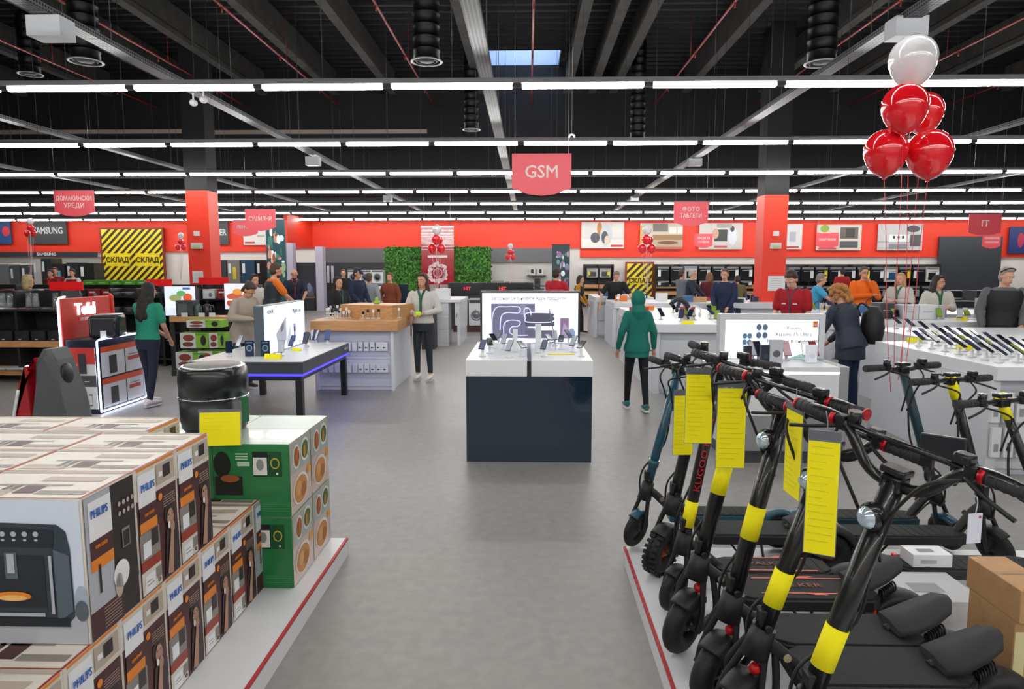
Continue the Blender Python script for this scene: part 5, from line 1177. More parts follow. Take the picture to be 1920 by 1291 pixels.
    if style != 'mantis':
        for k in range(9): dk.box(x0 + .1 + k * .05, x0 + .12 + k * .05, -deck_w * .8, deck_w * .8, deck_z + .001, deck_z + .004)
    if deckdec == 'orange':
        og = M('#e2562c', .5)
        for s_ in (-1, 1): dk.prect(x0 + .12, s_ * .07 - .004, x1 - .03, s_ * .07 + .004, og, 0, 'Z', deck_z + .003).pr([(x0 + .3, s_ * .07), (x0 + .36, s_ * .07), (x0 + .4, s_ * .088), (x0 + .34, s_ * .088)], og, 1, 'Z', deck_z + .003)
    do = dk.build('deck', None, t)
    if deckdec == 'orange': text(do, 'lettering', 'WALKER', ((x0 + x1) / 2, 0, deck_z + .006), .045, M('#8c4a3a', .6), (0, 0, 0), sx=1.3)
    if brand: text(do, 'lettering', brand, ((x0 + x1) / 2 - .02, -deck_w - .004, dz0 + deck_t * .5), .026, M('#d8d8d8'), (90, 0, 0), sx=1.2, ext=.0008)
    rc = (wb, 0, wr)
    wheel('rear_wheel', t, rc, wr, ww, knob, rim)
    if style == 'mantis':
        MB().tube([(x1 - .07, 0, deck_z + .0), (x1 + .02, 0, deck_z + .04), (x1 + .13, 0, deck_z + .1)], .018, 8).build('footrest_bracket', BK2, t)
        f = MB()
        rs = []
        for (x, z, hw) in ((x1 - .06, deck_z + .012, .085), (x1 + .0, deck_z + .03, .095), (x1 + .07, deck_z + .065, .09), (x1 + .13, deck_z + .10, .07), (x1 + .155, deck_z + .112, .03)):
            rs.append([(x, -hw, z), (x, -hw * .9, z + .02), (x, 0, z + .028), (x, hw * .9, z + .02), (x, hw, z), (x, 0, z - .004)])
        f.rings(rs).build('footrest', M('#313134', .8), t)
        sp_ = MB()
        for s_ in (-1, 1):
            sp_.tube([(x1 - .02, s_ * .06, dz0 + .02), (wb - .1, s_ * .065, wr + .03), (wb, s_ * (ww + .028), wr)], .015, 8)
        sp_.build('swing_arm', M('#6d7075', .35, .6), t)
        sh_ = MB()
        for k in range(7): sh_.torus((x1 + .06 + .008 * k, -.055, dz0 + .05 + .006 * k), .02, .004, 'X', 12, 6)
        sh_.build('spring', BK2, t)
    else:
        sp_ = MB()
        for s_ in (-1, 1): sp_.tube([(x1, s_ * .05, dz0 + .03), (wb - .08, s_ * (ww + .02), wr + .02), (wb, s_ * (ww + .02), wr)], .013, 8)
        sp_.build('rear_arm', paint, t)
    ff = fender('rear_fender', t, rc, wr + .014, ww + .02, 175, 20, TEAL if style == 'teal' else BK2)
    if tail: MB().cb((wb - .13, -.05, wr + .1), (.02, .03, .035), bev=.005).build('tail_light', M('#c0202a', .2, emit=.25), ff)
    if kick: MB().tube([(x0 + .32, -deck_w * .8, dz0), (x0 + .34, -deck_w - .02, .09), (x0 + .4, -deck_w - .035, .005)], .007, 6).build('kickstand', BK2, t)
    # handlebar assembly, turned about the stem
    hbk = MB(); BR = Matrix.Rotation(R(steer), 4, 'Z' if barz else d)
    hbk.X = Matrix.Translation(top) @ BR
    pts = [(0, -barw, rise), (0, -barw * .55, rise), (0, -barw * .22, 0), (0, barw * .22, 0), (0, barw * .55, rise), (0, barw, rise)]
    if style == 'sweep': pts = [(.06, -barw, rise), (.02, -barw * .6, rise), (0, -barw * .25, .01), (0, barw * .25, .01), (.02, barw * .6, rise), (.06, barw, rise)]
    hbk.tube(pts, .0165 if style == 'mantis' else .0135, 10)
    if style == 'mantis': hbk.tube([(.0, -barw * .6, rise), (0, barw * .6, rise)], .009, 8, False)
    hbk.cb((0, 0, -.005), (.055, .06, .045), bev=.008)
    ho = hbk.build('handlebar', BK, t)
    for s_ in (-1, 1):
        e1 = Vector(pts[0 if s_ < 0 else -1]); e0 = Vector(pts[1 if s_ < 0 else -2]); dv = (e1 - e0).normalized()
        g = MB(); g.X = hbk.X; g.cyl(e1 - dv * .115, e1 + dv * .012, .019, n=14); 
        for k in range(6): g.cyl(e1 - dv * (.11 - .02 * k), e1 - dv * (.105 - .02 * k), .0205, n=12)
        go = g.build('grip', grip, ho)
        if ring:
            g = MB(); g.X = hbk.X; g.cyl(e1 - dv * .13, e1 - dv * .115, .022, n=14); g.build('clamp_ring', REDM, ho); g = MB(); g.X = hbk.X; g.cyl(e1 + dv * .012, e1 + dv * .02, .02, n=14); g.build('end_ring', REDM, ho)
        lv = MB(); lv.X = hbk.X; q = e1 - dv * .15
        lv.cb(q, (.035, .03, .04), bev=.006); lv.tube([q + Vector((-.03, 0, -.01)), q + dv * .06 + Vector((-.05, 0, -.03)), q + dv * .14 + Vector((-.055, 0, -.055))], .006, 6); lv.build('brake_lever', BK2, ho)
        c = MB(); c.X = hbk.X
        e = top + Vector((0, 0, 0)); c.tube([q + Vector((-.02, 0, -.02)), q - dv * .06 + Vector((-.1, 0, -.05)), (-.07, s_ * .03, -.12), (-.03 * 1.0, s_ * .02, -.24)], .005, 6); c.build('brake_cable', M('#0f0f11', .5), ho)
    for nm_, f_ in (('display', lambda m_: m_.cb((0, .0, .03), (.05, .075, .02), bev=.006)), ('throttle', lambda m_: m_.cb((-.01, -barw * .5, rise + .03), (.04, .045, .03), bev=.008)), ('bell', lambda m_: m_.cyl((0, barw * .45, rise + .01), (0, barw * .45, rise + .045), .02, n=12))):
        dsp = MB(); dsp.X = hbk.X; f_(dsp); dsp.build(nm_, M('#202226', .25), ho)
    if lamp:
        l = MB(); q = top - d * .1 + Matrix.Rotation(R(steer), 3, d) @ Vector((-.045, 0, 0)); l.ell(q, (.038, .038, .042), 14, 10); lo = l.build('headlight', BK, t)
        MB().ell(q + Matrix.Rotation(R(steer), 3, d) @ Vector((-.014, 0, 0)), (.031, .031, .034), 14, 10).build('lens', LAMPW, lo)
    if mirror: MB().cyl(top + Vector((0, mirror, .05)), top + Vector((-.005, mirror, .052)), .045, n=18).build('mirror', STEEL, ho)
    cb_ = MB().tube([top + Vector((-.03, .03, -.2)), top + Vector((-.06, .05, -.45)), hb + d * .12 + Vector((-.05, .03, 0)), hb + Vector((-.02, .04, -.05)), hb + Vector((.05, .03, -.04)), (x0 + .04, .03, deck_z - .03)], .0055, 6)
    cb_.build('power_cable', M('#121214', .5), t)
    if pockets: text(so, 'lettering', pockets, Vector(hb + d * (L * .52)) + Vector((-.0, -stem_r - .002, 0)), .04, M('#c01f2b', .5), (90, math.degrees(-math.atan2(d.z, d.x)), 0), sx=1.4)
    return t
PZ = .112
def SP(cpx, cpy, hpx, hpy):       # wheel contact pixel, stem top pixel
    x, y = G(cpx, cpy, PZ); X, Z = A(hpx, hpy, y); return (x, y, PZ), (X - x, Z - PZ)
l, h = SP(1192, 1024, 1272, 694)
scooter('teal electric scooter, farthest of the scooters on the left side of the platform', l, h, .86, .112, .026, barw=.25, rise=.01, paint=TEAL, style='teal', stem_r=.02, deck_w=.08, deck_z=.23, lamp=False, rotz=R(0), grip=GRIP)
l, h = SP(1240, 1075, 1318, 708)
scooter('black off-road electric scooter with knobbly tyres and copper rims behind the red lettered stem', l, h, .9, .135, .045, True, .29, .06, style='mantis', deck_w=.11, deck_z=.27, rim='#7a3c22', lamp=False)
l, h = SP(1262, 1143, 1352, 690)
scooter('black electric scooter with red lettering on its stem and a small front wheel', l, h, .86, .11, .03, barw=.27, rise=.06, style='sweep', tape=.1, deck_w=.09, deck_z=.24, deckdec='orange', pockets='KUGOO KIRIN', lamp=False)
l, h = SP(1280, 1222, 1398, 726)
scooter('black dual suspension scooter with yellow band beside the red lettered one', l, h, .92, .135, .046, barw=.31, rise=.08, style='mantis', tape=.42, deck_w=.12, deck_z=.31, deckdec='orange', ring=False)
l, h = SP(1335, 1316, 1468, 772)
scooter('black dual suspension scooter with chrome headlight behind the narrow yellow tag', l, h, .88, .135, .046, barw=.31, rise=.09, style='mantis', tape=.36, deck_w=.12, deck_z=.31, ring=True, brand='MANTIS 10')
x, y = -0, 2.27; l = (.73, 2.27, PZ); X, Z = A(1556, 842, 2.27)
scooter('black dual suspension scooter, second nearest, behind the large yellow tag', l, (X - .73, Z - PZ), .9, .135, .046, barw=.31, rise=.09, style='mantis', tape=.2, deck_w=.125, deck_z=.31, ring=True, brand='MANTIS 10')
l = (.74, 1.9, PZ); X, Z = A(1678, 900, 1.9)
S7 = scooter('nearest black scooter with a round chrome headlight and wide handlebar across the photo', l, (X - .74, Z - PZ), .95, .135, .046, barw=.34, rise=.11, style='mantis', tape=.2, deck_w=.125, deck_z=.31, ring=True)
# scooters at the right, front wheels to the right
def SPm(cpx, cpy, hpx, hpy):
    x, y = G(cpx, cpy, PZ); X, Z = A(hpx, hpy, y); return (x, y, PZ), (x - X, Z - PZ)
l, h = SPm(1770, 1030, 1692, 692)
scooter('teal electric scooter facing right with thin red balloon strings on its handlebar', l, h, .86, .112, .026, barw=.26, rise=.015, paint=TEALD, style='teal', stem_r=.021, deck_w=.08, deck_z=.22, rotz=PI, steer=-72, barz=True, lamp=False, tail=False)
l, h = SPm(1862, 1062, 1784, 712)
scooter('black electric scooter facing right with yellow tape at the top of its stem', l, h, 1.0, .115, .028, barw=.27, rise=.0, stem_r=.026, deck_w=.09, deck_z=.21, tape=.86, rotz=PI, steer=-72, barz=True, lamp=False)
l = (2.75, 3.35, PZ); X, Z = A(1878, 752, 3.35)
scooter('black electric scooter facing right, yellow tape under its handlebar, at the right edge', l, (2.75 - X, Z - PZ), 1.0, .115, .028, barw=.28, rise=.0, stem_r=.022, deck_w=.09, deck_z=.21, tape=.88, rotz=PI, steer=-72, barz=True, lamp=False)
# white box resting on a deck
xx, yy = G(1745, 1062, .33)
t, w_, h_ = bbox('white_box', 'small flat white carton with a printed lid resting on a scooter deck', 'box', 1712, 1040, 1786, 1062, yy, .12, M('#e4e5ea', .4), decal=wdec, zb=.112 + .214)
# hanging price tags
def hang(lab, px0, py0, px1, py1, Y, rz=0.0, mat=None, lines=14, wd=None):
    x0, x1, z0, z1 = PB(px0, py0, px1, py1, Y)
    w_ = wd or (x1 - x0) / max(.25, abs(math.cos(rz)))
    t = yellow_card('price_tag', lab, ((x0 + x1) / 2, Y, z0), w_, z1 - z0, rz, 0, lines, group=None)
    h_ = z1 - z0
    MB().tube([(0, 0, h_ * 1.05), (.006, .0, h_ * 1.05 + .03), (0, .004, h_ * 1.05 + .07)], .0015, 5).build('tie', M('#8a8d92'), t)
    return t
hang('yellow hanging price tag partly behind another, leftmost of the hanging tags', 1263, 742, 1300, 852, 3.55, R(5))
hang('yellow hanging price tag, upper one of the overlapping pair on the left', 1286, 702, 1335, 830, 3.2, R(-4))
hang('yellow hanging price tag, the broad one in the middle of the scooters', 1345, 728, 1397, 876, 2.75, R(-3))
hang('narrow yellow hanging price tag turned sideways beside the chrome headlight', 1474, 772, 1499, 928, 2.3, R(-88), wd=.125)
hang('nearest and longest yellow hanging price tag with curved sleeve edge', 1516, 828, 1565, 1038, 1.85, R(-25))
x0, x1, z0, z1 = PB(1812, 962, 1842, 1018, 1.95)
t = thing('paper_tag', 'white paper tag hanging from the nearest handlebar by a string', 'tag', ((x0 + x1) / 2, 1.95, z0), R(10))
mb = MB().m(M('#dfe3f0', .5)).box(-(x1 - x0) / 2, (x1 - x0) / 2, -.001, .001, 0, z1 - z0)
mb.prect(.01, (z1 - z0) * .85, .018, (z1 - z0) * .93, M('#d04a5a'), 0, 'Y', -.001); mb.build('sheet', None, t)
MB().tube([(0, 0, z1 - z0), (.004, 0, z1 - z0 + .03), (0, 0, z1 - z0 + .05)], .0015, 5).build('string', WHITE, t)
# display with bracket clamped on the nearest handlebar
X, Z = A(1748, 832, 1.95)
t = thing('bike_display', 'dark rectangular display on a clamp bracket above the nearest handlebar', 'display', (X, 1.9, Z), R(-40))
MB().cb((0, 0, 0), (.11, .014, .075), bev=.004).build('screen_case', M('#22252a', .3), t)
MB().box(-.045, -.025, .007, .05, -.07, .01).box(.02, .04, .007, .05, -.07, .01).build('bracket', BK2, t)
MB().torus((-.035, .03, -.08), .022, .008, 'X', 16, 8).torus((.03, .03, -.08), .022, .008, 'X', 16, 8).build('clamp', BK2, t)
# ------------------------------------------------------------------ helium balloons
def balloon_shape(mb, c, r):
    pf = []
    for i in range(13):
        a = PI * i / 12; k = 1.12 if i < 6 else 1.0
        pf.append((max(.004, r * math.sin(a) * (1 - .10 * max(0, math.cos(a)))), -r * math.cos(a) * (1.28 if math.cos(a) > 0 else 1.0)))
    pf[0] = (.006, -r * 1.3)
    mb.lathe(pf, 24, c)
    mb.lathe([(.004, -r * 1.28), (.014, -r * 1.36), (.004, -r * 1.34)], 8, c)
BR_ = M('#ea1524', .12, coat=1.0); BW_ = M('#dcdce0', .15, coat=.8)
def cluster(cpx, spec, Y, strend, where, strmat, n0=0, thick=.002):
    for i, (px, py, rpx, col, dy) in enumerate(spec):
        X, Z = A(px, py, Y + dy); r = rpx / FPX * (Y + dy) * .96
        w_ = 'white' if col == 'w' else 'red'
        pos = {'w': 'topmost', 0: 'upper front', 1: 'upper back', 2: 'lower left', 3: 'lower right'}[col if col == 'w' else i - 1]
        t = thing('balloon', 'glossy %s balloon, %s of the cluster %s' % (w_, pos, where), 'balloon', (X, Y + dy, Z), 0, 'balloons ' + where)
        mb = MB(); balloon_shape(mb, (0, 0, 0), r); mb.build('skin', BW_ if col == 'w' else BR_, t)
        e = Vector(strend[i % len(strend)]) - Vector((X, Y + dy, Z)); st = Vector((0, 0, -r * 1.33))
        mid1 = st + (e - st) * .3 + Vector((.0, 0, 0)); m2 = st + (e - st) * .65 + Vector((-.01 * (1 if i % 2 else -1), 0, 0))
        MB().tube([st, mid1, m2, e], thick, 5).build('string', strmat, t)
RS = M('#e0283c', .4)
q = lambda px, py, Y: (A(px, py, Y)[0], Y, A(px, py, Y)[1])
cluster(0, [(1712, 110, 42, 'w', .1), (1697, 198, 41, 'r', -.15), (1733, 208, 34, 'r', .2), (1661, 282, 39, 'r', 0), (1743, 284, 41, 'r', 0)], 4.3,
        [q(1690, 690, 4.2), q(1676, 700, 4.15), q(1684, 712, 4.15), q(1670, 735, 4.15), q(1697, 690, 4.15)], 'above the scooters at the right', RS)
def far_cluster(px, py, s_, Y, where, bpy_):
    sp = [(px, py, s_ * .75, 'w', 0), (px - s_ * .1, py + s_ * 1.5, s_ * .72, 'r', -.2), (px + s_ * .4, py + s_ * 1.6, s_ * .6, 'r', .2), (px - s_ * .75, py + s_ * 2.9, s_ * .7, 'r', 0), (px + s_ * .7, py + s_ * 2.9, s_ * .7, 'r', 0)]
    cluster(0, sp, Y, [q(px, bpy_, Y)], where, M('#d8b8b8'), thick=.004)
far_cluster(819, 430, 12, 17, 'before the crimson banner', 560)
far_cluster(1213, 430, 12, 17.5, 'above the white counters', 545)
far_cluster(957, 461, 7, 26, 'far behind the centre kiosk', 540)
far_cluster(339, 441, 7.5, 22, 'left of the left red column', 525)
far_cluster(57, 414, 8, 20, 'before the SAMSUNG wall sign', 540)

# ------------------------------------------------------------------ hanging department signs
def hsign(lab, px0, py0, px1, py1, Y, lines, fs, faint=False, col='#ee5a66'):
    x0, x1, z0, z1 = PB(px0, py0, px1, py1, Y); w_ = (x1 - x0) / 2; h_ = z1 - z0
    t = thing('hanging_sign', lab, 'sign', ((x0 + x1) / 2, Y, z0), 0, 'red hanging department signs')
    MB().prism([(-w_, h_), (w_, h_), (w_, h_ * .2), (w_ * .95, h_ * .16), (w_ * .45, h_ * .04), (0, 0), (-w_ * .45, h_ * .04), (-w_ * .95, h_ * .16), (-w_, h_ * .2)], -.012, .012, 'Y').build('board', M(col, .45), t)
    n = len(lines)
    for i, s_ in enumerate(lines):
        text(t, 'lettering', s_, (0, -.016, h_ * (.56 + (n - 1) * .13 - i * .27)), fs * h_, M('#f1dcdc' if not faint else '#e0a0a6', .5), bold=.022 * fs * h_ * .6, sx=.8 if len(s_) > 6 else 1)
    for s_ in (-1, 1): MB().cyl((s_ * w_ * .9, 0, h_), (s_ * w_ * .9, 0, ZC - .02 - z0), .003, n=5).build('hanging_wire', STEEL, t)
hsign('red hanging sign reading GSM above the centre kiosk', 960, 288, 1071, 367, 11.0, ['GSM'], .42)
hsign('red hanging sign reading ДОМАКИНСКИ УРЕДИ at upper left', 102, 357, 177, 406, 17, ['ДОМАКИНСКИ', 'УРЕДИ'], .24)
hsign('red hanging sign reading СУШИЛНИ right of the left column', 460, 392, 517, 433, 21, ['СУШИЛНИ'], .26)
hsign('red hanging sign reading ПЕРАЛНИ partly behind the СУШИЛНИ sign', 437, 412, 483, 443, 25, ['ПЕРАЛНИ'], .26)
hsign('red hanging sign reading ФОТО ТАБЛЕТИ right of the middle', 1263, 378, 1328, 424, 18, ['ФОТО', 'ТАБЛЕТИ'], .24)
hsign('red hanging sign reading IT at the right edge', 1816, 401, 1877, 442, 19, ['IT'], .42)
hsign('small red hanging sign just below the IT sign', 1842, 438, 1876, 466, 25, ['ПЕРИФЕРИЯ', 'ПРИНТЕРИ'], .2)
hsign('small red hanging sign in front of the wall picture with an oven', 1302, 438, 1336, 465, 27, ['УРЕДИ ЗА', 'ГОТВЕНЕ'], .22)
hsign('small red hanging sign in front of the wall picture with drawers', 1530, 436, 1572, 466, 27, ['СМАРТФОНИ'], .2)
# white boxes under the cable trays and cameras
def wbox(px0, py0, px1, py1, Y, lab):
    rx = min((-3.6, -1.93, -.225, 1.55, 3.45), key=lambda v: abs(v * (ZT - CAM_H) - A((px0 + px1) / 2, py0, Y)[0])); rr_ = ray((px0 + px1) / 2, py0); Y = rx * (ZT - CAM_H) * rr_[1] / rr_[0]
    x0, x1, z0, z1 = PB(px0, py0, px1, py1, Y)
    t = thing('control_box', lab, 'box', ((x0 + x1) / 2, Y, z0), 0, 'white boxes hung under the cable trays')
    w_ = (x1 - x0) / 2; MB().box(-w_, w_, 0, w_ * 1.4, 0, z1 - z0, bev=.004).build('housing', M('#c3c7ce', .4), t)
    MB().cyl((0, w_ * .6, z1 - z0), (0, w_ * .6, max(z1 - z0 + .02, ZT - z0)), .01, n=6).build('drop_rod', STEEL, t)
wbox(48, 27, 112, 66, 7.0, 'white box hanging under the cable tray at the upper left corner')
wbox(1680, 28, 1742, 66, 7.0, 'white box hanging above the white balloon at the upper right')
wbox(572, 293, 597, 309, 13.5, 'small white box under the tray left of the middle, third light row')
wbox(1292, 296, 1317, 310, 13.5, 'small white box under the tray right of the GSM sign')
wbox(718, 366, 734, 377, 20, 'tiny white box under the far end of the left tray')
wbox(1183, 368, 1198, 379, 20, 'tiny white box under the far end of the right tray')
X, Z = A(372, 187, 9.5)
t = thing('security_camera', 'pair of white security cameras below the first light row at left', 'camera', (X, 9.5, Z))
for s_ in (-1, 1): MB().ell((s_ * .07, 0, -.02 + .02 * s_), (.05, .07, .045)).cyl((s_ * .07, 0, 0), (s_ * .07, 0, .12), .012, n=6).build('camera_head', WHITE, t)
MB().box(-.12, .12, -.02, .02, .12, .14).cyl((0, 0, .14), (0, 0, max(.2, 4.15 - Z)), .01, n=6).build('bracket', WHITE, t)
X, Z = A(1072, 257, 12)
t = thing('smoke_detector', 'small round white detector hanging left above the GSM sign corner', 'detector', (X, 12, Z))
MB().torus((0, 0, 0), .045, .018, 'Y').build('ring_body', WHITE, t); MB().cyl((0, 0, .05), (0, 0, ZC - .1 - Z), .003, n=5).build('wire', STEEL, t)
# ------------------------------------------------------------------ people
SKIN = '#c9957a'
def person(label, x, y, face, h=1.7, top='#333333', legs='#1d2230', hair='#2a1c16', style='short', shoes='#e8e8e8', arms='hang', lean=0, nod=0, turn=0, stride=0.0, bare=False, vest=None, collar=None,
           coat_len=.88, skin=SKIN, build=1.0, far=False, extras=(), vox=None, hood=False, z0=0.0, wide=0.0, toprough=.85, sock=None, slim=False, buns=None):
    s = h / 1.72; vx = vox or (.018 if far else .011)
    t = thing('person', label, 'person', (x, y, z0), R(face)); 
    ML = Matrix.Translation((0, 0, .93)) @ Matrix.Rotation(R(lean), 4, 'X') @ Matrix.Translation((0, 0, -.93))
    U = lambda p: ML @ Vector(p)
    S = Matrix.Scale(s, 4)
    HM = ML @ Matrix.Translation((0, -.015, 1.49)) @ Matrix.Rotation(R(turn), 4, 'Z') @ Matrix.Rotation(R(nod), 4, 'X')
    H = lambda p: HM @ Vector(p)
    bw = build
    torso = [(.86, .165, .115, .0), (.93, .168, .118, 0), (1.03, .145, .105, 0), (1.12, .142, .1, 0), (1.24, .163, .115, -.005), (1.34, .18, .11, 0), (1.41, .155, .085, .005), (1.455, .075, .065, .005), (1.49, .055, .055, 0)]
    def trunk(mb, k, z0_=.86, z1_=1.5, flare=0):
        rs = []
        for (z, rx, ry, yy) in torso:
            if z < z0_ - .001 or z > z1_ + .001: continue
            f = flare * max(0, (1.1 - z)) if flare else 0
            rs.append([U((math.cos(2 * PI * i / 20) * (rx * bw + k + f), yy + math.sin(2 * PI * i / 20) * (ry * (bw * .6 + .4) + k + f), z)) for i in range(20)])
        mb.rings(rs)
    presets = {'hang': ((.25, .03, 1.14), (.26, -.06, .9)), 'phone': ((.25, -.02, 1.15), (.09, -.27, 1.18)), 'belly': ((.27, .0, 1.14), (.1, -.22, 1.1)), 'counter': ((.24, -.16, 1.18), (.16, -.38, 1.03)), 'reach': ((.3, -.2, 1.26), (.4, -.42, 1.16)),
               'chin': ((.2, -.2, 1.13), (.05, -.17, 1.42)), 'cross': ((.25, -.05, 1.13), (-.08, -.2, 1.17)), 'hip': ((.32, .06, 1.15), (.2, -.08, 1.0)), 'down': ((.22, -.05, 1.14), (.15, -.24, .95)), 'lean': ((.34, -.1, 1.14), (.42, -.28, .95))}
    aa = arms if isinstance(arms, tuple) else (arms, arms)
    J = []
    for s_, a in zip((-1, 1), aa):
        e, w_ = presets[a]; J.append((s_, U((s_ * .175 * bw, 0, 1.385)), U((s_ * e[0] * (bw * .5 + .5), e[1], e[2])), U((s_ * w_[0], w_[1], w_[2]))))
    LG = []
    for s_ in (-1, 1):
        st = stride * s_
        hip = Vector((s_ * .09, 0, .9)); knee = Vector((s_ * (.095 + wide * .5), -.02 - st * .5, .49 + abs(st) * .02)); ank = Vector((s_ * (.095 + wide), .02 - st, .085 + (0 if s_ * stride >= 0 else abs(stride) * .12)))
        LG.append((s_, hip, knee, ank))
    # body in one surface
    b_ = MB(); b_.X = S
    trunk(b_, -.012); b_.caps(U((0, .0, 1.44)), .054, H((0, .012, .03)), .052)
    b_.ell(H((0, .012, .135)), (.073, .09, .093), 18, 12, HM.to_3x3()); b_.ell(H((0, -.022, .06)), (.055, .062, .062), 14, 10, HM.to_3x3())
    b_.ell(H((0, -.03, .025)), (.03, .045, .025), 10, 8, HM.to_3x3())
    b_.caps(H((0, -.083, .115)), .009, H((0, -.1, .085)), .013, 8)
    for s_ in (-1, 1):
        b_.ell(H((s_ * .076, .012, .1)), (.01, .018, .028), 8, 6, HM.to_3x3()); b_.caps(H((s_ * .012, -.083, .138)), .007, H((s_ * .045, -.072, .136)), .007, 6)
    b_.caps(H((-.02, -.078, .05)), .008, H((.02, -.078, .05)), .008, 6)
    for (s_, sh, el, wr) in J:
        b_.caps(sh, .046, el, .036); b_.caps(el, .037, wr, .024)
        d = (wr - el).normalized(); hp = wr + d * .055
        side = Vector((0, 0, 1)).cross(d); side = side.normalized() if side.length > .1 else Vector((1, 0, 0))
        if far: b_.caps(wr, .024, wr + d * .12, .022)
        else:
            b_.caps(wr + d * .01, .024, wr + d * .075, .03, 8)
            nrm = d.cross(side).normalized()
            for k in range(4):
                q = wr + d * .085 + side * (.0165 * (k - 1.5)); L_ = (.062, .072, .066, .05)[k]
                m1 = q + d * L_ * .55 - nrm * .008; b_.caps(q, .0095, m1, .009, 6); b_.caps(m1, .009, m1 + (d * .6 - nrm * .75).normalized() * L_ * .45, .0075, 6)
            q = wr + d * .03 - side * s_ * .022; b_.caps(q, .011, q + (d * .8 - side * s_ * .9).normalized() * .05, .0085, 6)
    for (s_, hip, knee, ank) in LG:
        b_.caps(hip, .075, knee, .048); b_.caps(knee, .047, ank, .032); b_.ell(ank + Vector((0, -.05, -.045)), (.035, .09, .03))
    bo = b_.build('body', M(skin, .55), t); remesh(bo, vx * .8, 2, M(skin, .55, var=.05, vscale=12))
    if not far:
        for s_ in (-1, 1):
            e = MB(); e.X = S; e.m(M('#e9e5e0', .3)).ell(H((s_ * .03, -.079, .115)), (.013, .008, .007), 8, 6, HM.to_3x3()).m(M('#1c1410', .2)).ell(H((s_ * .03, -.0855, .115)), (.006, .004, .006), 6, 5, HM.to_3x3()); e.build('eye', None, t)
            e = MB(); e.X = S; e.caps(H((s_ * .016, -.094, .136)), .0035, H((s_ * .046, -.08, .137)), .003, 5); e.build('eyebrow', M(hair, .8), t)
        e = MB(); e.X = S; e.caps(H((-.018, -.0875, .05)), .0055, H((.018, -.0875, .05)), .0055, 6); e.build('mouth', M('#a5605a', .5), t)
    # trousers
    p = MB(); p.X = S; k = .012
    rs = [[Vector((math.cos(2 * PI * i / 18) * (rx * bw + .012), math.sin(2 * PI * i / 18) * (ry + .012), z)) for i in range(18)] for z, rx, ry in ((.8, .15, .11), (.9, .172, .118), (.97, .16, .11), (1.02, .148, .105))]
    p.rings(rs)
    w1 = .0 if slim else .015
    for (s_, hip, knee, ank) in LG: p.caps(hip + Vector((0, 0, -.03)), .088, knee, .058 + w1); p.caps(knee, .058 + w1, ank + Vector((0, 0, .05 if sock else .01)), .042 + w1)
    remesh(p.build('trousers', M(legs, .85), t), vx, 3, M(legs, .85, bump=.25, bscale=30))
    for (s_, hip, knee, ank) in LG:
        f = MB(); f.X = S; c = Vector((ank.x, ank.y, ank.z - .085)); f.m(M(shoes, .6))
        f.rings([[c + Vector((a * .043 * w_, yy, 0.028 + zz * .5 + b2 * zz * .5)) for a, b2 in [(math.cos(2 * PI * i / 12), math.sin(2 * PI * i / 12)) for i in range(12)]] for yy, w_, zz in ((.085, .6, .06), (.05, .95, .085), (0, 1, .085), (-.07, 1.05, .06), (-.14, 1.05, .045), (-.185, .6, .03))])
        f.m(M('#ededed' if shoes < '#8' else '#c9c9c9', .6)).rings([[c + Vector((a * .046 * w_, yy, zz + z3)) for a, z3 in ((-1, 0), (1, 0), (1, .022), (-1, .022))] for yy, w_, zz in ((.09, .7, 0), (0, 1, 0), (-.1, 1.05, 0), (-.19, .6, .003))], smooth=False)
        f.build('shoe', None, t)
    # top
    c = MB(); c.X = S; c.m(M(top, toprough)); trunk(c, .018 if not hood else .03, coat_len if coat_len > .86 else .86, 1.46, .12 if coat_len < .8 else 0)
    if coat_len < .84:
        c.rings([[Vector((math.cos(2 * PI * i / 20) * rx, math.sin(2 * PI * i / 20) * ry, z)) for i in range(20)] for z, rx, ry in ((coat_len, .2 * bw, .16), (.86, .195 * bw, .15), (.96, .18 * bw, .135))])
    tk = .018 if slim else .026
    for (s_, sh, el, wr) in J:
        if bare: c.caps(sh, .048 + tk, sh.lerp(el, .72), .05 + tk * .6)
        else: c.caps(sh, .046 + tk, el, .038 + tk); c.caps(el, .038 + tk, wr - (wr - el).normalized() * .01, .026 + tk * .7)
    if hood:
        c.ell(H((0, .03, .12)), (.105, .12, .13), 16, 10, HM.to_3x3()); c.caps(H((0, .05, .0)), .1, U((0, .05, 1.42)), .12)
    remesh(c.build('jacket' if coat_len < .84 else 'top', M(top, toprough), t), vx, 3, M(top, toprough, bump=.5, bscale=14))
    if vest and vest != 'jacket':
        v = MB(); v.X = S; rs = []
        trunk(v, .034, .86, 1.42)
        for s_ in (-1, 1): v.ell(U((s_ * .14 * bw, 0, 1.395)), (.06, .07, .04))
        remesh(v.build('vest', M(vest, .8), t), vx, 3, M(vest, .7, bump=.7, bscale=10))
    if collar:
        v = MB(); v.X = S; v.tube([U((-.05, -.075, 1.45)), U((0, -.13, 1.3)), U((.0, -.142, 1.05))], .022 if collar[1] == 'scarf' else .009, 6); v.tube([U((.05, -.075, 1.45)), U((0.01, -.13, 1.3)), U((.0, -.14, 1.05))], .02 if collar[1] == 'scarf' else .009, 6); v.tube([U((-.05, -.075, 1.45)), U((-.06, .03, 1.475)), U((.06, .03, 1.475)), U((.05, -.075, 1.45))], .012, 6)
        v.build('scarf' if collar[1] == 'scarf' else 'lanyard', M(collar[0], .6), t)
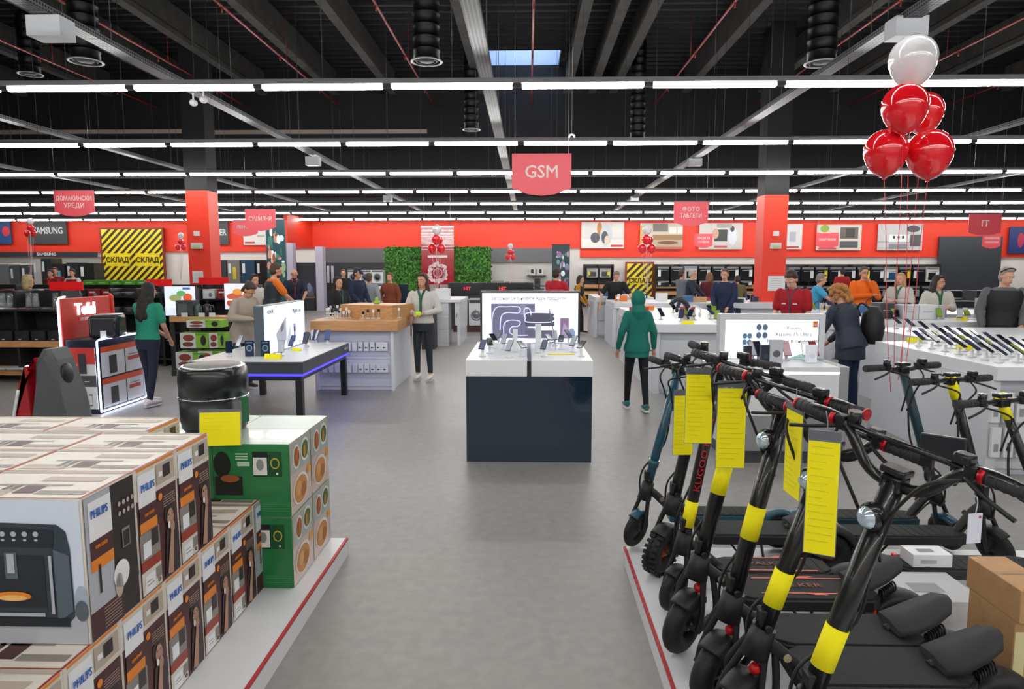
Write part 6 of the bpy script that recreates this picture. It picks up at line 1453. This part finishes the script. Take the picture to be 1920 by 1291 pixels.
    # hair
    if style != 'bald' and not hood:
        hm = MB(); hm.X = S; hm.ell(H((0, .03, .155)), (.083, .092, .092), 18, 12, HM.to_3x3())
        hm.ell(H((0, .05, .1)), (.08, .07, .085), 14, 10, HM.to_3x3()); hm.ell(H((0, -.035, .212)), (.055, .042, .022), 12, 8, HM.to_3x3())
        if style in ('long', 'longback'):
            for s_ in (-1, 1): hm.caps(H((s_ * .065, .02, .15)), .03, H((s_ * .08, .03, .0)), .035); hm.caps(H((s_ * .08, .03, .0)), .035, U((s_ * .09, -.04 if style == 'long' else .08, 1.28)), .03)
            hm.caps(H((0, .07, .1)), .075, H((0, .075, -.05)), .075); hm.caps(H((0, .07, -.05)), .075, U((0, .11, 1.22)), .05); 
            for s_ in (-1, 1): hm.caps(H((s_ * .05, .07, -.02)), .05, U((s_ * .07, .1, 1.24)), .035)
        if style == 'bob':
            for s_ in (-1, 1): hm.caps(H((s_ * .065, .02, .15)), .03, H((s_ * .075, .03, .02)), .03)
            hm.caps(H((0, .07, .1)), .07, H((0, .07, .01)), .065)
        if style == 'curly':
            rn = random.Random(3)
            for k in range(46):
                a = rn.uniform(0, 2 * PI); b2 = rn.uniform(-.6, 1.3); v = Vector((math.cos(a) * math.cos(b2) * .1, .045 + math.sin(a) * math.cos(b2) * .1, .11 + math.sin(b2) * .1))
                if v.y > -.05 or v.z > .16: hm.ell(H(v), (rn.uniform(.025, .04),) * 3, 8, 6)
            for k in range(14): hm.ell(H((rn.uniform(-.09, .09), rn.uniform(.05, .13), rn.uniform(-.06, .04))), (.035,) * 3, 8, 6)
        if style == 'bun': hm.ell(H((0, .1, .17)), (.045, .045, .045)); hm.caps(H((0, .1, .15)), .035, H((0, .12, .0)), .03)
        if style == 'pony': hm.caps(H((0, .1, .15)), .035, H((0, .13, -.08)), .025)
        if style == 'cap': hm.caps(H((0, -.06, .16)), .045, H((0, -.13, .145)), .03)
        remesh(hm.build('cap' if style == 'cap' else 'hair', M(hair, .6), t), vx * .8, 1, M(hair, .6, bump=.8, bscale=40, var=.2, vscale=30))
    if 'glasses' in extras:
        g = MB(); g.X = S
        for s_ in (-1, 1): g.torus(H((s_ * .032, -.092, .115)), .02, .0025, 'Y', 14, 5); g.tube([H((s_ * .052, -.09, .118)), H((s_ * .075, -.02, .118))], .002, 4, False)
        g.build('glasses', BLACK, t)
    if 'sunglasses' in extras:
        g = MB(); g.X = S; g.tube([H((-.085, .03, .17)), H((-.07, -.03, .215)), H((0, -.05, .24)), H((.07, -.03, .215)), H((.085, .03, .17))], .009, 6); g.build('sunglasses', BLACK, t)
    if 'beard' in extras:
        g = MB(); g.X = S; g.ell(H((0, -.035, .03)), (.052, .055, .045), 12, 8, HM.to_3x3()); g.build('beard', M(hair, .9), t)
    if 'logo' in extras:
        for s_ in (-1, 1):
            g = MB(); g.X = S; g.cb(U((s_ * .075, -.137, 1.27)), (.055, .004, .014)); g.build('chest_logo', WHITE, t)
    return t, (lambda p_: (t.matrix_basis @ (S @ U(p_))))
def bag(p, lab, c_):
    pass
def at(px, Y): return A(px, 560, Y)[0]
person('woman in a teal shirt and dark trousers with long black hair, back turned', at(272, 8.7), 8.7, 165, 1.6, '#1f8a70', '#1c2030', '#17110f', 'longback', '#e3dcdc', ('down', 'counter'), lean=4, nod=10, bare=True, stride=.1, slim=True)
person('woman in a beige blazer bowed over her phone behind the lit box', at(452, 9.95), 9.95, 62, 1.62, '#a89c90', '#39434f', '#3a2a22', 'bun', '#2a2b2e', 'phone', lean=12, nod=32, coat_len=.74)
person('woman with long black hair in a dark jacket behind the oak kiosk', at(634, 12.6), 12.6, 55, 1.62, '#17181c', '#1a1b20', '#120f10', 'long', '#222222', 'down', collar=('#1f5a58', 'lanyard'))
person('saleswoman in a grey white blouse with green tie beside the oak kiosk', G(781, 712)[0] + .12, G(781, 712)[1], -8, 1.7, '#c9c6c2', '#2a3038', '#4a2f26', 'long', '#e8e4e2', 'belly', collar=('#1f5a42', 'scarf'), slim=True, sock=True, wide=.01, turn=-12)
person('man with orange sleeves and a dark padded vest, left of the tall banner', at(510, 12.8), 12.8, 125, 1.87, '#e0721c', '#23262c', '#4a352a', 'short', '#222222', ('counter', 'down'), lean=5, vest='#2c323c', bare=True, extras=('beard',), build=1.1, nod=10)
person('woman with dark hair facing the left, beside the man with orange sleeves', at(478, 13.4), 13.4, 60, 1.66, '#c9c4bc', '#24262c', '#2e211c', 'bob', '#222222', 'counter', far=True)
person('bald man in navy polo with a red lanyard at the appliance table', at(553, 16.8), 16.8, 20, 1.78, '#1e2438', '#1a1c24', '#3a2a22', 'bald', '#222222', 'counter', lean=12, nod=15, bare=True, collar=('#c02030', 'lanyard'), extras=('beard',), build=1.08)
person('man in a navy jacket and cap in front of the washing machine stack', at(670, 15.6), 15.6, 60, 1.78, '#1c2742', '#22304a', '#232a44', 'cap', '#222222', 'down', nod=12, coat_len=.78)
person('person in a grey jacket with back turned near the washing machine stack', at(693, 16.2), 16.2, 170, 1.66, '#8d9096', '#18191d', '#5a4a44', 'short', '#222222', 'hang', far=True, coat_len=.8)
person('person in a patterned orange black shirt beside the leafy wall', at(732, 17), 17, -20, 1.66, '#7a3a22', '#1b1c20', '#6a4a3a', 'short', '#222222', ('hip', 'hang'), far=True)
person('salesman in dark clothes standing beyond the grey stands left of the washing machines', at(645, 22), 22, 10, 1.72, '#1b1c20', '#1b1c20', '#6a4a3a', 'short', '#222222', 'hang', far=True)
person('person in a red staff shirt seen above the centre kiosk display', at(1040, 15), 15, 150, 1.78, '#b01a2a', '#202228', '#2e211c', 'short', '#222222', 'counter', lean=6, bare=True)
person('woman in black vest with mustard sleeves walking on the right of the centre kiosk', G(1098, 625)[0] - .22, G(1098, 625)[1], 70, 1.58, '#b8801e', '#16171b', '#2c1d18', 'bob', '#1e1e20', ('down', 'down'), lean=6, vest='#17191f', stride=.12)
person('man in a black polo leaning with both arms on the far counter', at(1152, 17.35), 17.35, 5, 1.72, '#14151a', '#1a1b20', '#7a6a60', 'short', '#222222', 'lean', lean=14, nod=12, bare=True, build=1.12)
tk, _ = person('child in a green hoodie and black trousers walking away with hood up', G(1192, 768)[0], G(1192, 768)[1], 184, 1.5, '#0f6f60', '#14161c', '#2a1c16', 'bald', '#2f6a6e', 'hang', stride=.2, hood=True, coat_len=.78, slim=True, build=.84)
person('man with grey hair and dark blue jacket at the far right counter', at(1292, 18), 18, 60, 1.74, '#232c3a', '#1d2028', '#a9a4a0', 'short', '#222222', 'counter', lean=6, coat_len=.78, far=True)
person('person in a burgundy jacket with light brown hair at the far counter', at(1329, 18.6), 18.6, 160, 1.66, '#5e1c26', '#1d2028', '#8a6244', 'bob', '#222222', 'counter', far=True, coat_len=.8)
person('man in a navy jacket with a white patch facing the far counter', at(1358, 14.7), 14.7, -30, 1.76, '#1e2848', '#1b1e28', '#5a4538', 'short', '#222222', 'down', nod=8, coat_len=.8, build=1.08)
person('person in a grey hooded jacket behind the man in dark blue', at(1277, 20), 20, 120, 1.72, '#6a7078', '#1d2028', '#4a3a30', 'short', '#222222', 'counter', far=True)
person('young salesman in a red polo looking down behind the lit phone screen', at(1490, 9.75), 9.75, -42, 1.78, '#a3101e', '#1d2028', '#3a261c', 'short', '#222222', 'down', lean=8, nod=30, bare=True, extras=('logo',), skin='#d3a58e', collar=('#3a3f55', 'lanyard'))
person('man in a light blue shirt reaching to the right behind the red polo', at(1524, 14.3), 14.3, 70, 1.68, '#3f9ac4', '#23262e', '#7a736c', 'short', '#222222', 'reach', lean=12, bare=True)
person('man in an orange sweater with one hand at his mouth', at(1617, 14.6), 14.6, 0, 1.8, '#e8690c', '#1c1e24', '#5a4a40', 'short', '#222222', ('cross', 'chin'), extras=('glasses',), build=1.1)
person('blonde saleswoman in grey blouse with green scarf behind the balloon strings', at(1686, 13.6), 13.6, -50, 1.68, '#b9b5b0', '#23262e', '#a98a62', 'long', '#222222', 'phone', collar=('#1f5a42', 'scarf'))
NC, _ = person('woman in a navy padded coat with curly ginger hair bending to the counter', G(1583, 772)[0], 8.42, 214, 1.62, '#232c3d', '#1a2c4c', '#a8703c', 'curly', '#222222', 'counter', lean=16, nod=18, coat_len=.72, build=1.2, toprough=.6, turn=25)
person('woman with very long dark hair and light blouse holding a card', at(1757, 11.7), 11.7, -10, 1.66, '#c4bfb9', '#18191d', '#1c1412', 'long', '#222222', 'phone', collar=('#1f5a42', 'scarf'), turn=40, nod=5)
person('man in a black vest over grey sleeves with sunglasses on his head', at(1882, 10.05), 10.05, -14, 1.79, '#5a5c60', '#18191d', '#8a857e', 'short', '#222222', ('hang', 'down'), vest='#15161a', extras=('sunglasses',), build=1.2, turn=15, nod=12)
person('person with blond hair behind the left gondola shelf', at(55, 12.2), 12.2, 170, 1.66, '#5a5046', '#1d2028', '#a8946e', 'bob', '#222222', 'hang')
person('person in a red vest near the left fridges, left one', at(99, 21), 21, -10, 1.72, '#7a1420', '#1d2028', '#3a241c', 'short', '#222222', 'hang', far=True, collar=('#d0601c', 'lanyard'))
person('person in a red vest near the left fridges, second from left', at(107, 22), 22, 20, 1.78, '#8a1824', '#1d2028', '#5a2c1c', 'short', '#222222', 'hang', far=True)
person('person in a red vest with white sleeves near the left fridges, right one', at(139, 21), 21, 0, 1.74, '#d0ccca', '#1d2028', '#3a241c', 'short', '#222222', 'down', far=True, vest='#7a1420')
person('person in a red shirt in front of the far ovens on the right', at(1577, 24), 24, 180, 1.76, '#a0161e', '#1d2028', '#2e211c', 'short', '#222222', 'hang', far=True)
person('person in olive jacket bending at the far counter left of the red column', at(1383, 18.8), 18.8, 170, 1.6, '#6a6440', '#3a3c34', '#3a2a22', 'short', '#222222', 'counter', lean=20, far=True)
# backpack on the navy coat, bag, phone
bp = thing('backpack', 'black backpack hanging on the shoulder of the woman in navy coat', 'backpack', (NC.location.x + .30, NC.location.y + .1, .86), R(-15))
MB().rings([[Vector((math.cos(2 * PI * i / 16) * rx, math.sin(2 * PI * i / 16) * ry, z)) for i in range(16)] for z, rx, ry in ((0, .07, .11), (.05, .12, .15), (.2, .14, .16), (.36, .12, .14), (.46, .06, .09))]).build('bag_body', M('#141518', .6, bump=.6, bscale=25), bp)
MB().tube([(-.06, -.08, .44), (-.16, -.1, .5), (-.2, -.06, .36), (-.13, -.05, .1)], .014, 6).build('strap', BLACK, bp)
x = at(775, 10.5)
gl = thing('green_phone_case', 'bright lime phone case held by the woman with green tie', 'phone case', (G(781, 712)[0] + .09, G(781, 712)[1] - .31, 1.09)); MB().cb((0, 0, 0), (.085, .015, .06), bev=.01).build('case', M('#a8e020', .4, emit=.2), gl)
